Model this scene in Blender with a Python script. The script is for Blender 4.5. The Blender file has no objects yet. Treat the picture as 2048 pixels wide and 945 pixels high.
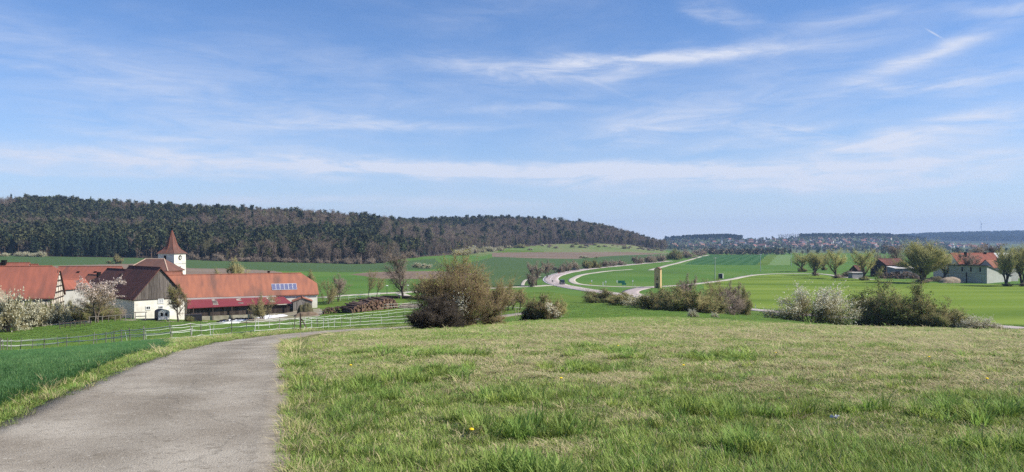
import bpy, math, random
import numpy as np
from mathutils import Vector, Matrix
R = math.radians
sc = bpy.context.scene
COL = sc.collection
F, HZ, CX = 1480.0, 485.0, 1024.0          # focal length in photo pixels, eye-level row, centre column

# ------------------------------------------------------------------ camera
cd = bpy.data.cameras.new('camera'); cam = bpy.data.objects.new('camera', cd); COL.objects.link(cam)
cd.sensor_width = 36.0; cd.lens = 36.0 * F / 2048.0; cd.shift_y = (HZ - 472.5) / 2048.0
cd.clip_start = 0.1; cd.clip_end = 30000.0
cam.location = (0, 0, 0); cam.rotation_euler = (R(90), 0, 0)
sc.camera = cam

# ------------------------------------------------------------------ sun, sky, exposure
SUN_AZ, SUN_EL = R(100), R(42)
sd = Vector((math.sin(SUN_AZ) * math.cos(SUN_EL), math.cos(SUN_AZ) * math.cos(SUN_EL), math.sin(SUN_EL)))
sl = bpy.data.lights.new('sun', 'SUN'); so = bpy.data.objects.new('sun', sl); COL.objects.link(so)
sl.energy = 5.0; sl.angle = R(0.5); sl.color = (1.0, 0.94, 0.83)
so.rotation_euler = sd.to_track_quat('Z', 'Y').to_euler(); so.location = (0, 0, 50)
sc.view_settings.view_transform = 'Standard'; sc.view_settings.look = 'None'
sc.view_settings.exposure = 0.52; sc.view_settings.gamma = 1.0
sc.render.film_transparent = False
cy = sc.cycles
cy.max_bounces = 5; cy.diffuse_bounces = 3; cy.glossy_bounces = 2; cy.transmission_bounces = 3
cy.transparent_max_bounces = 4; cy.volume_bounces = 0; cy.use_adaptive_sampling = True; cy.adaptive_threshold = 0.02
cy.use_denoising = False; cy.denoiser = 'OPENIMAGEDENOISE'; cy.denoising_input_passes = 'RGB_ALBEDO_NORMAL'; cy.denoising_prefilter = 'ACCURATE'; cy.caustics_reflective = False; cy.caustics_refractive = False

wd = bpy.data.worlds.new('World'); sc.world = wd; wd.use_nodes = True
WT = wd.node_tree; WT.nodes.clear()
def wn(t, **k):
    n = WT.nodes.new(t)
    for a, b in k.items(): setattr(n, a, b)
    return n
def wm(op, a, b=None, c=None):
    n = wn('ShaderNodeMath', operation=op)
    for i, v in enumerate((a, b, c)):
        if v is None: continue
        if isinstance(v, (int, float)): n.inputs[i].default_value = v
        else: WT.links.new(v, n.inputs[i])
    return n.outputs[0]
sky = wn('ShaderNodeTexSky', sky_type='NISHITA')
sky.sun_disc = False; sky.sun_elevation = SUN_EL; sky.sun_rotation = SUN_AZ
sky.altitude = 400; sky.air_density = 1.0; sky.dust_density = 0.6; sky.ozone_density = 2.0
tc = wn('ShaderNodeTexCoord'); sx = wn('ShaderNodeSeparateXYZ'); WT.links.new(tc.outputs['Generated'], sx.inputs[0])
AZ = wm('ARCTAN2', sx.outputs[0], sx.outputs[1]); EL = wm('ARCSINE', sx.outputs[2])
def wnoise(kx, ky, off, scale, detail, rough=0.6, dist=0.0):
    cb = wn('ShaderNodeCombineXYZ')
    WT.links.new(wm('MULTIPLY', AZ, kx), cb.inputs[0]); WT.links.new(wm('MULTIPLY', EL, ky), cb.inputs[1]); cb.inputs[2].default_value = off
    n = wn('ShaderNodeTexNoise'); n.inputs['Scale'].default_value = scale; n.inputs['Detail'].default_value = detail
    n.inputs['Roughness'].default_value = rough; n.inputs['Distortion'].default_value = dist
    WT.links.new(cb.outputs[0], n.inputs['Vector']); return n.outputs[0]
warp1 = wnoise(1, 2.5, 3.1, 5.0, 5)
warp2 = wnoise(1, 4, 9.7, 14.0, 4)
AZw = wm('ADD', AZ, wm('MULTIPLY', wm('SUBTRACT', warp1, 0.5), 0.14))
ELw = wm('ADD', EL, wm('ADD', wm('MULTIPLY', wm('SUBTRACT', warp1, 0.5), 0.035), wm('MULTIPLY', wm('SUBTRACT', warp2, 0.5), 0.018)))
def azel(px, py):
    u = (px - CX) / F; v = (HZ - py) / F
    return math.atan(u), math.atan(v / math.sqrt(1 + u * u))
def streak(px, py, rx, ry, rot, amp, power=1.0, warped=True):
    a0, e0 = azel(px, py); c, s = math.cos(R(rot)), math.sin(R(rot))
    da = wm('SUBTRACT', AZw if warped else AZ, a0); de = wm('SUBTRACT', ELw if warped else EL, e0)
    p = wm('DIVIDE', wm('ADD', wm('MULTIPLY', da, c), wm('MULTIPLY', de, s)), rx / F)
    q = wm('DIVIDE', wm('SUBTRACT', wm('MULTIPLY', de, c), wm('MULTIPLY', da, s)), ry / F)
    r2 = wm('ADD', wm('POWER', wm('ABSOLUTE', p), 2.4), wm('POWER', wm('ABSOLUTE', q), 2.0))
    return wm('MULTIPLY', wm('EXPONENT', wm('MULTIPLY', r2, -1.0)), amp)
CLOUDS = [  # px, py, half length, half thickness, tilt, strength
    (150, 312, 430, 16, -1, .62), (700, 330, 480, 17, -1.2, .72), (1180, 342, 430, 17, -1, .85), (1650, 337, 420, 15, 2, .62),
    (2000, 318, 300, 30, 4, .22), (1620, 370, 330, 14, 1, .55), (640, 405, 420, 12, 0, .30), (260, 345, 330, 9, 0, .35),
    (1020, 130, 210, 15, -2, .5), (1230, 135, 220, 20, 4, .52), (1390, 112, 180, 13, 0, .7), (1180, 122, 120, 10, 5, .35),
    (1835, 118, 125, 12, 17, .62), (1800, 135, 150, 22, 14, .22), (720, 250, 250, 11, 1, .5), (420, 280, 180, 8, -3, .3), (1340, 245, 130, 34, 8, .42),
    (1260, 268, 160, 20, 8, .24), (1560, 262, 170, 9, -10, .3), (1780, 275, 190, 16, 11, .55), (1960, 258, 160, 18, 8, .5), (1480, 285, 150, 12, 7, .36),
    (1440, 38, 55, 16, -32, .36), (1650, 50, 120, 16, 6, .32), (2030, 18, 90, 16, -8, .5), (1700, 85, 170, 40, 12, .2),
    (110, 105, 300, 46, -14, .22), (60, 140, 170, 8, -7, .2), (1990, 150, 140, 8, 7, .34), (1830, 172, 90, 7, -4, .36), (2100, 130, 120, 20, 12, .3),
    (540, 110, 260, 60, 0, .07), (900, 200, 500, 60, 0, .14), (1050, 215, 120, 9, 2, .25), (1900, 220, 500, 80, 0, .16), (300, 230, 400, 60, 0, .14)]
cl = None
for c_ in CLOUDS:
    m_ = streak(*c_); cl = m_ if cl is None else wm('ADD', cl, m_)
fib = wnoise(1.0, 5.5, 1.3, 9.0, 8, 0.62, 0.6)
fib2 = wnoise(1.0, 3.0, 6.3, 2.6, 7, 0.6, 0.4)
veil = wm('MULTIPLY', wm('SUBTRACT', fib2, 0.42), 0.6)
veil = wm('MAXIMUM', veil, 0.0)
fibc = wn('ShaderNodeMapRange'); fibc.inputs[1].default_value = .34; fibc.inputs[2].default_value = .68; WT.links.new(fib, fibc.inputs[0])
cl = wm('MULTIPLY', cl, wm('ADD', 0.22, wm('MULTIPLY', fibc.outputs[0], 0.95)))
cl = wm('ADD', cl, wm('MULTIPLY', veil, wm('ADD', 0.25, wm('MULTIPLY', fibc.outputs[0], 1.0))))
cl = wm('ADD', cl, streak(1868, 67.5, 13, 1.3, -37, .5, warped=False))
cl = wm('ADD', cl, streak(1610, 262, 85, 2.2, -13, .12, warped=False))
cl = wm('ADD', cl, streak(1205, 172, 70, 3, -24, .07, warped=False))
low = wm('MULTIPLY', wm('EXPONENT', wm('MULTIPLY', wm('MAXIMUM', EL, 0.0), -14.0)), 1.0)
cl = wm('MINIMUM', wm('ADD', cl, low), 0.92)
up = wn('ShaderNodeMapRange'); up.inputs[1].default_value = -0.03; up.inputs[2].default_value = 0.0; WT.links.new(EL, up.inputs[0])
cl = wm('MULTIPLY', cl, up.outputs[0])
tint = wn('ShaderNodeMix', data_type='RGBA', blend_type='MULTIPLY'); tint.inputs[0].default_value = 1.0
WT.links.new(sky.outputs[0], tint.inputs[6]); tint.inputs[7].default_value = (.715, .98, 1.34, 1)
cmix = wn('ShaderNodeMix', data_type='RGBA'); WT.links.new(cl, cmix.inputs[0]); WT.links.new(tint.outputs[2], cmix.inputs[6])
cmix.inputs[7].default_value = (6.8, 7.1, 8.05, 1)
bg = wn('ShaderNodeBackground'); bg.inputs[1].default_value = 0.08; WT.links.new(cmix.outputs[2], bg.inputs[0])
wo = wn('ShaderNodeOutputWorld'); WT.links.new(bg.outputs[0], wo.inputs[0])

# ------------------------------------------------------------------ helpers: tags, materials, meshes
def tag(o, label=None, cat=None, group=None, kind=None):
    if label: o['label'] = label
    if cat: o['category'] = cat
    if group: o['group'] = group
    if kind: o['kind'] = kind
    return o
def empty(name, loc, rz=0.0, label=None, cat=None, group=None):
    o = bpy.data.objects.new(name, None); COL.objects.link(o); o.location = loc; o.rotation_euler = (0, 0, rz)
    o.empty_display_size = 0.2
    return tag(o, label, cat, group)

MATS = {}
def mat(name, c1, c2=None, scale=1.0, lo=.35, hi=.65, c3=None, scale3=.2, lo3=.5, hi3=.7, rough=.9, rnd=0.0, hue=0.0, trans=0.0,
        coord='Position', stretch=None, detail=5, bump=0.0, bscale=20., spec=.2, wave=None, metallic=0.0):
    if name in MATS: return MATS[name]
    m = bpy.data.materials.new(name); m.use_nodes = True; t = m.node_tree; t.nodes.clear(); L = t.links.new
    def N(k, **kw):
        n = t.nodes.new(k)
        for a, b in kw.items(): setattr(n, a, b)
        return n
    if coord == 'Position': vec = N('ShaderNodeNewGeometry').outputs['Position']
    else: vec = N('ShaderNodeTexCoord').outputs['Object']
    if stretch:
        mp = N('ShaderNodeMapping'); mp.inputs['Scale'].default_value = stretch; L(vec, mp.inputs[0]); vs = mp.outputs[0]
    else: vs = vec
    def noise(s, d):
        n = N('ShaderNodeTexNoise'); n.inputs['Scale'].default_value = s; n.inputs['Detail'].default_value = d; L(vs, n.inputs['Vector']); return n.outputs[0]
    def rng(v, a, b):
        n = N('ShaderNodeMapRange'); n.inputs[1].default_value = a; n.inputs[2].default_value = b; L(v, n.inputs[0]); return n.outputs[0]
    def mix(f, a, b, bt='MIX'):
        n = N('ShaderNodeMix', data_type='RGBA', blend_type=bt)
        for s, v in ((0, f), (6, a), (7, b)):
            if isinstance(v, (int, float)): n.inputs[s].default_value = v
            elif isinstance(v, tuple): n.inputs[s].default_value = v + (1,) if len(v) == 3 else v
            else: L(v, n.inputs[s])
        return n.outputs[2]
    col = c1
    if c2: col = mix(rng(noise(scale, detail), lo, hi), c1, c2)
    if c3: col = mix(rng(noise(scale3, 4), lo3, hi3), col, c3)
    if wave:   # (scale, colour, amount, direction angle): drill rows / tramlines / corrugation
        mp = N('ShaderNodeMapping'); mp.inputs['Rotation'].default_value = (0, 0, wave[3]); L(vec, mp.inputs[0])
        w = N('ShaderNodeTexWave'); w.inputs['Scale'].default_value = wave[0]; w.inputs['Distortion'].default_value = 1.5; L(mp.outputs[0], w.inputs['Vector'])
        f = N('ShaderNodeMath', operation='MULTIPLY'); L(w.outputs[1], f.inputs[0]); f.inputs[1].default_value = wave[2]
        col = mix(f.outputs[0], col, wave[1])
    if rnd or hue:
        oi = N('ShaderNodeObjectInfo'); hs = N('ShaderNodeHueSaturation')
        mr = N('ShaderNodeMapRange'); mr.inputs[3].default_value = 1 - rnd; mr.inputs[4].default_value = 1 + rnd; L(oi.outputs['Random'], mr.inputs[0]); L(mr.outputs[0], hs.inputs['Value'])
        ml = N('ShaderNodeMath', operation='MULTIPLY'); L(oi.outputs['Random'], ml.inputs[0]); ml.inputs[1].default_value = 7.31
        fr = N('ShaderNodeMath', operation='FRACT'); L(ml.outputs[0], fr.inputs[0])
        mh = N('ShaderNodeMapRange'); mh.inputs[3].default_value = .5 - hue; mh.inputs[4].default_value = .5 + hue; L(fr.outputs[0], mh.inputs[0]); L(mh.outputs[0], hs.inputs['Hue'])
        if isinstance(col, tuple): hs.inputs['Color'].default_value = col + (1,)
        else: L(col, hs.inputs['Color'])
        col = hs.outputs[0]
    b = N('ShaderNodeBsdfPrincipled'); b.inputs['Roughness'].default_value = rough; b.inputs['Specular IOR Level'].default_value = spec
    b.inputs['Metallic'].default_value = metallic
    if isinstance(col, tuple): b.inputs['Base Color'].default_value = col + (1,)
    else: L(col, b.inputs['Base Color'])
    if bump:
        bn = N('ShaderNodeBump'); bn.inputs['Strength'].default_value = bump; bn.inputs['Distance'].default_value = .05
        L(noise(bscale, 6), bn.inputs['Height']); L(bn.outputs[0], b.inputs['Normal'])
    out = b.outputs[0]
    if trans:
        tr = N('ShaderNodeBsdfTranslucent')
        if isinstance(col, tuple): tr.inputs[0].default_value = col + (1,)
        else: L(col, tr.inputs[0])
        ms = N('ShaderNodeMixShader'); ms.inputs[0].default_value = trans; L(out, ms.inputs[1]); L(tr.outputs[0], ms.inputs[2]); out = ms.outputs[0]
    o = N('ShaderNodeOutputMaterial'); L(out, o.inputs[0])
    MATS[name] = m; return m

def mesh_np(name, verts, groups, mats):
    """verts (N,3); groups: list of (faces int array (M,k), material index)."""
    me = bpy.data.meshes.new(name)
    verts = np.ascontiguousarray(verts, dtype=np.float32)
    me.vertices.add(len(verts)); me.vertices.foreach_set('co', verts.ravel())
    groups = [(np.asarray(f, dtype=np.int32), m) for f, m in groups if len(f)]
    nl = sum(f.size for f, _ in groups); npoly = sum(len(f) for f, _ in groups)
    me.loops.add(nl); me.polygons.add(npoly)
    me.loops.foreach_set('vertex_index', np.concatenate([f.ravel() for f, _ in groups]))
    tot = np.concatenate([np.full(len(f), f.shape[1], np.int32) for f, _ in groups])
    me.polygons.foreach_set('loop_start', np.concatenate([[0], np.cumsum(tot)[:-1]]).astype(np.int32))
    me.polygons.foreach_set('material_index', np.concatenate([np.full(len(f), m, np.int32) for f, m in groups]))
    for m in mats: me.materials.append(m)
    me.update(calc_edges=True); return me
def obj(name, me, parent=None, loc=(0, 0, 0), rot=(0, 0, 0)):
    o = bpy.data.objects.new(name, me); COL.objects.link(o); o.location = loc; o.rotation_euler = rot
    if parent: o.parent = parent
    return o
class MB:
    def __init__(s): s.v = []; s.f = []; s.m = []
    def add(s, vs, fs, m=0):
        n = len(s.v); s.v += [tuple(map(float, v)) for v in vs]
        for f in fs: s.f.append([n + i for i in f]); s.m.append(m)
        return s
    def box(s, c, d, m=0, rz=0.0, M=None):
        x, y, z = d[0] / 2, d[1] / 2, d[2] / 2; vs = []
        for i in range(8):
            p = Vector(((x if i & 1 else -x), (y if i & 2 else -y), (z if i & 4 else -z)))
            if M: p = M @ p
            if rz: p = Matrix.Rotation(rz, 3, 'Z') @ p
            vs.append((p.x + c[0], p.y + c[1], p.z + c[2]))
        return s.add(vs, [(0, 2, 3, 1), (4, 5, 7, 6), (0, 1, 5, 4), (2, 6, 7, 3), (0, 4, 6, 2), (1, 3, 7, 5)], m)
    def prism(s, poly, vec, m=0):          # polygon (3-d points) swept along vec
        n = len(poly); v2 = [tuple(np.add(p, vec)) for p in poly]
        return s.add(list(poly) + v2, [list(range(n))[::-1], list(range(n, 2 * n))] + [(i, (i + 1) % n, n + (i + 1) % n, n + i) for i in range(n)], m)
    def slab(s, poly, t=.18, m=0): return s.prism(poly, (0, 0, -t), m)
    def tube(s, pts, rad, sides=8, m=0, cap=True):
        rad = rad if hasattr(rad, '__len__') else [rad] * len(pts); n0 = len(s.v); P = [Vector(p) for p in pts]
        for i, p in enumerate(P):
            d = (P[min(i + 1, len(P) - 1)] - P[max(i - 1, 0)]).normalized(); a = d.orthogonal().normalized(); b = d.cross(a)
            for k in range(sides):
                t = 2 * math.pi * k / sides; q = p + (a * math.cos(t) + b * math.sin(t)) * rad[i]; s.v.append(tuple(q))
        for i in range(len(P) - 1):
            for k in range(sides):
                s.f.append([n0 + i * sides + k, n0 + i * sides + (k + 1) % sides, n0 + (i + 1) * sides + (k + 1) % sides, n0 + (i + 1) * sides + k]); s.m.append(m)
        if cap:
            s.f.append([n0 + k for k in range(sides)][::-1]); s.m.append(m)
            s.f.append([n0 + (len(P) - 1) * sides + k for k in range(sides)]); s.m.append(m)
        return s
    def mesh(s, name, mats):
        me = bpy.data.meshes.new(name); me.from_pydata(s.v, [], s.f)
        for m in (mats if isinstance(mats, (list, tuple)) else [mats]): me.materials.append(m)
        me.polygons.foreach_set('material_index', s.m); me.update(); return me
    def build(s, name, mats, parent=None, loc=(0, 0, 0), rz=0.0): return obj(name, s.mesh(name, mats), parent, loc, (0, 0, rz))

# value noise on a numpy lattice
_rg = np.random.default_rng(5); _lat = _rg.random((256, 256))
def vnoise(x, y):
    xi = np.floor(x).astype(int); yi = np.floor(y).astype(int); fx = x - xi; fy = y - yi
    fx = fx * fx * (3 - 2 * fx); fy = fy * fy * (3 - 2 * fy)
    g = lambda a, b: _lat[a & 255, b & 255]
    return (g(xi, yi) * (1 - fx) + g(xi + 1, yi) * fx) * (1 - fy) + (g(xi, yi + 1) * (1 - fx) + g(xi + 1, yi + 1) * fx) * fy
def fbm(x, y, n=4):
    s = 0; a = .5; t = 0
    for k in range(n): s = s + a * vnoise(x * 2 ** k + 17 * k, y * 2 ** k + 31 * k); t += a; a *= .5
    return s / t

# ------------------------------------------------------------------ the lie of the land: heights surveyed along rows of equal distance
def pchip(x, y, q):
    x = np.asarray(x, float); y = np.asarray(y, float); h = np.diff(x); dl = np.diff(y) / h; d = np.zeros(len(x))
    for i in range(1, len(x) - 1):
        if dl[i - 1] * dl[i] > 0:
            w1 = 2 * h[i] + h[i - 1]; w2 = h[i] + 2 * h[i - 1]; d[i] = (w1 + w2) / (w1 / dl[i - 1] + w2 / dl[i])
    d[0] = dl[0]; d[-1] = dl[-1]
    q = np.clip(q, x[0], x[-1]); k = np.clip(np.searchsorted(x, q) - 1, 0, len(x) - 2); t = (q - x[k]) / h[k]
    return (y[k] * (2 * t ** 3 - 3 * t ** 2 + 1) + h[k] * d[k] * (t ** 3 - 2 * t ** 2 + t) + y[k + 1] * (-2 * t ** 3 + 3 * t ** 2) + h[k] * d[k + 1] * (t ** 3 - t ** 2))
ROWS = {
    6: [(0, 946)], 8: [(0, 853)], 12: [(0, 762), (2048, 760)],
    18: [(-600, 738), (0, 730), (300, 716), (600, 712), (1000, 706), (2048, 708)],
    25: [(-600, 722), (0, 717), (300, 701), (577, 690), (1000, 682), (2048, 685)],
    32: [(-600, 718), (0, 712), (300, 692), (600, 675), (1000, 667), (1300, 662), (1500, 666), (2048, 673)],
    45: [(-600, 714), (0, 709), (300, 686), (600, 666.5), (820, 662), (1000, 655), (1300, 645), (1500, 651), (1750, 658), (2048, 664)],
    60: [(-600, 712), (0, 707), (300, 684), (600, 662), (820, 657.5), (1000, 649), (1300, 638), (1500, 646), (1750, 658), (2048, 663)],
    80: [(-600, 710), (0, 699), (300, 677), (600, 657), (820, 653.5), (1000, 643), (1300, 633), (1500, 641), (1750, 659), (2048, 664)],
    100: [(-600, 700), (0, 684), (300, 665), (600, 650), (820, 645), (1000, 633), (1300, 627), (1500, 637), (1750, 660), (2048, 664)],
    125: [(-600, 670), (0, 664), (300, 650), (450, 652), (600, 640), (820, 632), (1000, 623), (1300, 619), (1500, 634), (1750, 657), (2048, 663)],
    150: [(-600, 650), (0, 645), (250, 639), (450, 647), (600, 631), (820, 619), (1000, 614), (1300, 612), (1500, 630), (1750, 646), (2048, 656)],
    180: [(-600, 630), (0, 628), (250, 622), (450, 632), (600, 616), (820, 604), (1000, 606), (1300, 606), (1500, 623), (1750, 632), (2048, 633)],
    220: [(0, 600), (250, 598), (450, 600), (600, 594), (820, 589), (1000, 596), (1300, 601), (1500, 606), (2048, 606)],
    300: [(0, 560), (250, 566), (450, 570), (600, 568), (820, 566), (1000, 573), (1300, 574), (2048, 574)],
    450: [(0, 532), (250, 537), (450, 541), (600, 542), (820, 543), (1000, 544), (2048, 544)],
    650: [(-600, 500), (0, 511), (130, 514), (250, 516), (450, 523), (600, 527), (720, 530), (820, 528), (1000, 525), (1100, 526), (2048, 526)],
    900: [(-600, 440), (0, 460), (250, 468), (450, 478), (600, 487), (760, 500), (820, 510), (900, 512), (1000, 511), (1150, 513), (1300, 514), (2048, 514)],
    1100: [(-600, 405), (0, 418), (250, 431), (450, 439), (600, 446), (760, 460), (850, 482), (930, 497), (1000, 502), (1150, 506), (1300, 510), (2048, 510)],
    1300: [(-600, 425), (0, 430), (450, 450), (600, 455), (760, 462), (850, 466), (930, 474), (1000, 482), (1150, 489), (1250, 496), (1300, 502), (1400, 508), (2048, 508)],
    1500: [(-600, 436), (0, 440), (600, 462), (760, 462), (850, 456), (1000, 453), (1150, 461), (1200, 468), (1250, 480), (1310, 498), (1400, 506), (2048, 507)],
    1800: [(-600, 446), (0, 450), (1000, 466), (1150, 472), (1250, 490), (1310, 499), (1400, 504), (2048, 505)],
    2500: [(-600, 465), (0, 470), (1000, 480), (1250, 492), (1310, 495), (1500, 491.5), (1750, 491), (1850, 495), (1900, 498), (2048, 499)],
    3200: [(-600, 470), (0, 475), (1000, 480), (1250, 482), (1310, 482), (1380, 479.5), (1450, 477.5), (1495, 481), (1560, 478), (1650, 476), (1750, 476), (1800, 478), (1850, 484), (1900, 488), (2048, 492)],
    4200: [(0, 478), (1310, 484), (1500, 484), (1800, 482), (1900, 483), (2048, 484)],
    5500: [(0, 478), (1310, 484), (1650, 481), (1750, 478.5), (1800, 477), (1850, 474), (1900, 472.5), (2048, 469.5), (2600, 466)],
    8500: [(0, 480), (1310, 484), (1800, 479), (1900, 476), (2048, 474), (2600, 472)]}
PXG = np.arange(-1000, 3101, 4.0)
dn = [0.4, 1, 2, 4] + sorted(ROWS)
ZT = []
for d in dn:
    if d in ROWS:
        r = ROWS[d]
        py = np.full(len(PXG), float(r[0][1])) if len(r) == 1 else pchip([a for a, _ in r], [b for _, b in r], PXG)
        ZT.append(-(py - HZ) / F * d)
    else: ZT.append(np.full(len(PXG), -1.6 - 0.042 * d))
ZT = np.array(ZT)
UG = np.linspace(math.log(0.4), math.log(8500), 900)
ZG = np.empty((len(UG), len(PXG)))
for j in range(len(PXG)): ZG[:, j] = pchip(np.log(dn), ZT[:, j], UG)
def hz(x, y):
    """ground height at world x, y (arrays or scalars)"""
    x = np.asarray(x, float); y = np.maximum(np.asarray(y, float), 0.4)
    a = np.clip((np.log(y) - UG[0]) / (UG[1] - UG[0]), 0, len(UG) - 1.001); b = np.clip((CX + x / y * F - PXG[0]) / 4.0, 0, len(PXG) - 1.001)
    i = a.astype(int); j = b.astype(int); fa = a - i; fb = b - j
    z = (ZG[i, j] * (1 - fb) + ZG[i, j + 1] * fb) * (1 - fa) + (ZG[i + 1, j] * (1 - fb) + ZG[i + 1, j + 1] * fb) * fa
    near = np.clip((70 - y) / 50, 0, 1)
    z = z + near * 0.05 * (fbm(x * .7 + 40, y * .7 + 90, 3) - .5) * np.clip(y / 6, 0.2, 1)
    mid = np.clip((y - 60) / 100, 0, 1)
    return z + mid * (fbm(x * .03 + 7, y * .03 + 3, 3) - .5) * .5
_dd = np.exp(np.linspace(math.log(2.0), math.log(8000), 1600))
def at(px, py):
    """the point of the ground first met in this direction of view"""
    x = (px - CX) / F * _dd; g = HZ - hz(x, _dd) / _dd * F
    k = np.nonzero(g <= py)[0]; k = k[0] if len(k) else len(_dd) - 1
    if k > 0 and g[k - 1] > g[k]: t = (g[k - 1] - py) / (g[k - 1] - g[k]); d = _dd[k - 1] + t * (_dd[k] - _dd[k - 1])
    else: d = _dd[k]
    return ((px - CX) / F * d, d, float(hz((px - CX) / F * d, d)))
def spot(px, d):
    x = (px - CX) / F * d; return (x, d, float(hz(x, d)))
def inpoly(X, Y, poly):
    ins = np.zeros(X.shape, bool); n = len(poly)
    for i in range(n):
        x0, y0 = poly[i][:2]; x1, y1 = poly[(i + 1) % n][:2]
        if y0 == y1: continue
        c = ((y0 > Y) != (y1 > Y)) & (X < (x1 - x0) * (Y - y0) / (y1 - y0) + x0); ins ^= c
    return ins
def gpoly(pts): return [at(px, py) if py > 0 else spot(px, -py) for px, py in pts]     # negative second value = a distance

# ground sheet, split along field borders
G_ = dict(rough=1.0, spec=.05)
FIELDS = {
    'meadow': mat('meadow_turf', (.085, .10, .03), (.18, .165, .075), scale=1.6, lo=.4, hi=.72, c3=(.07, .10, .02), scale3=.22, lo3=.45, hi3=.62, bump=.5, bscale=14, **G_),
    'paddock': mat('paddock_grass', (.085, .145, .022), (.12, .17, .035), scale=.5, c3=(.06, .11, .02), scale3=.09, bump=.4, bscale=6, **G_),
    'valley_grass': mat('valley_grass_green', (.072, .150, .030), (.10, .17, .038), scale=.035, c3=(.07, .13, .03), scale3=.012, **G_),
    'wheat_field': mat('wheat_soil', (.035, .07, .022), (.06, .06, .03), scale=2.0, **G_),
    'spring_field': mat('spring_field_green', (.125, .19, .026), (.18, .235, .045), scale=.05, stretch=(.22, 1.3, 1), c3=(.09, .145, .022), scale3=.045, lo3=.46, hi3=.68, **G_),
    'crop_field': mat('crop_field_green', (.052, .094, .036), (.064, .106, .040), scale=.02, stretch=(.3, 1, 1), wave=(.05, (.085, .125, .045), .5, .5), **G_),
    'dark_crop_field': mat('dark_crop_green', (.028, .085, .026), (.038, .10, .03), scale=.02, wave=(.03, (.06, .13, .045), .7, .35), **G_),
    'pale_crop_field': mat('pale_crop_green', (.12, .20, .06), (.14, .20, .08), scale=.02, **G_),
    'ploughed_field': mat('ploughed_soil', (.165, .120, .088), (.22, .168, .125), scale=.02, stretch=(.25, 1.5, 1), wave=(.03, (.15, .105, .08), .35, 1.5), **G_),
    'slope_meadow': mat('slope_meadow_grass', (.13, .165, .06), (.17, .18, .085), scale=.03, c3=(.10, .17, .04), scale3=.008, **G_),
    'forest_floor': mat('forest_floor_litter', (.07, .055, .04), (.10, .075, .055), scale=.1, **G_),
    'yard': mat('yard_gravel', (.32, .28, .22), (.24, .20, .15), scale=.4, c3=(.2, .2, .1), scale3=.15, **G_),
    'hill': mat('far_hill_scrub', (.075, .10, .045), (.12, .14, .07), scale=.012, c3=(.05, .065, .04), scale3=.006, **G_),
    'far_hill': mat('wooded_far_hill', (.035, .045, .035), (.055, .06, .045), scale=.01, **G_)}
POLYS = [   # painted in this order
    ('valley_grass', [(-900, -205), (0, -215), (640, -205), (860, -215), (1030, -255), (1100, -265), (1180, -225), (1330, -232), (1500, -205), (2048, -158), (2900, -140), (3050, -1000), (2300, -1500), (1330, -1500), (1300, -1300), (-900, -900)]),
    ('crop_field', [(-700, -330), (0, 531), (230, 530), (330, 536), (700, 545), (860, 540), (990, 514), (1160, 518.5), (1270, 510.5), (1340, 509), (1330, 520), (1180, 536), (1100, 553), (1030, 575), (930, 578), (905, 562), (890, -560), (870, -800), (780, -690), (600, -665), (400, -655), (130, -650), (0, -645), (-700, -600)]),
    ('valley_grass', [(330, 540), (560, 548), (760, 560), (905, 562), (905, 590), (640, 600), (200, 570)]),
    ('ploughed_field', [(60, 533), (240, 528.5), (330, 528), (380, 537), (470, 537.5), (545, 542), (575, 548), (440, 552), (330, 546), (200, 540)]),
    ('ploughed_field', [(700, 549), (740, 545), (800, 543), (880, 543), (960, 548), (930, 558), (860, 559), (760, 557.5)]),
    ('slope_meadow', [(960, -850), (1000, 504), (1060, 505), (1265, 505), (1345, 508), (1330, -1420), (1280, -1390), (1200, -1330), (1100, -1290), (1000, -1200), (930, -1000)]),
    ('paddock', [(992, -1010), (1080, -1010), (1090, -1130), (1000, -1150)]),
    ('ploughed_field', [(985, 506), (1059, 504.8), (1265, 504.8), (1345, 508), (1265, 510.5), (1158, 518), (1060, 517), (985, 514)]),
    ('dark_crop_field', [(1368, 529.5), (1412, 510.5), (1536, 509.5), (1512, 531)]),
    ('paddock', [(1536, 509.5), (1560, 510), (1536, 531), (1512, 531)]),
    ('pale_crop_field', [(1556, 510), (1584, 511), (1578, 530.5), (1536, 531)]),
    ('spring_field', [(1405, 569), (1456, 562), (1507, 552.5), (1556, 549.5), (1640, 550), (1700, 558), (1900, 569), (2400, 571), (2900, -150), (2048, -158), (1750, -165), (1560, -190), (1495, -208), (1420, -225)]),
    ('forest_floor', [(-900, -560), (-400, -600), (0, -645), (130, -650), (450, -656), (600, -665), (720, -672), (770, -690), (800, -770), (850, -860), (930, -985), (1000, -1160), (1100, -1280), (1200, -1325), (1280, -1380), (1330, -1430), (1330, -1700), (1000, -1800), (-900, -1700)]),
    ('yard', [(330, 646), (390, 641), (440, 645), (560, 645), (630, 636), (650, 625), (640, -172), (600, -172), (380, -150), (250, -140), (240, -150), (300, -143)]),
    ('wheat_field', [(-420, 930), (-140, 868), (0, 812), (97, 781), (168, 747), (226, 722), (307, 702), (335, 684), (200, 693), (28, 706.5), (0, 708), (-150, 714.5), (-600, -60), (-900, -30)])]
def axis_rows():
    a = np.exp(np.arange(math.log(.9), math.log(60), .021)); b = np.exp(np.arange(math.log(60), math.log(1300), .0115)); c = np.exp(np.arange(math.log(1300), math.log(8400), .03))
    return np.concatenate([a, b, c])
pxs = np.concatenate([np.linspace(-1000, -160, 42), np.arange(-140, 2200, 4.0), np.linspace(2210, 3090, 44)])
dr = axis_rows(); nr, nc = len(dr), len(pxs)
DD, PP = np.meshgrid(dr, pxs, indexing='ij'); XX = (PP - CX) / F * DD; YY = DD; ZZ = hz(XX, YY)
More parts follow.
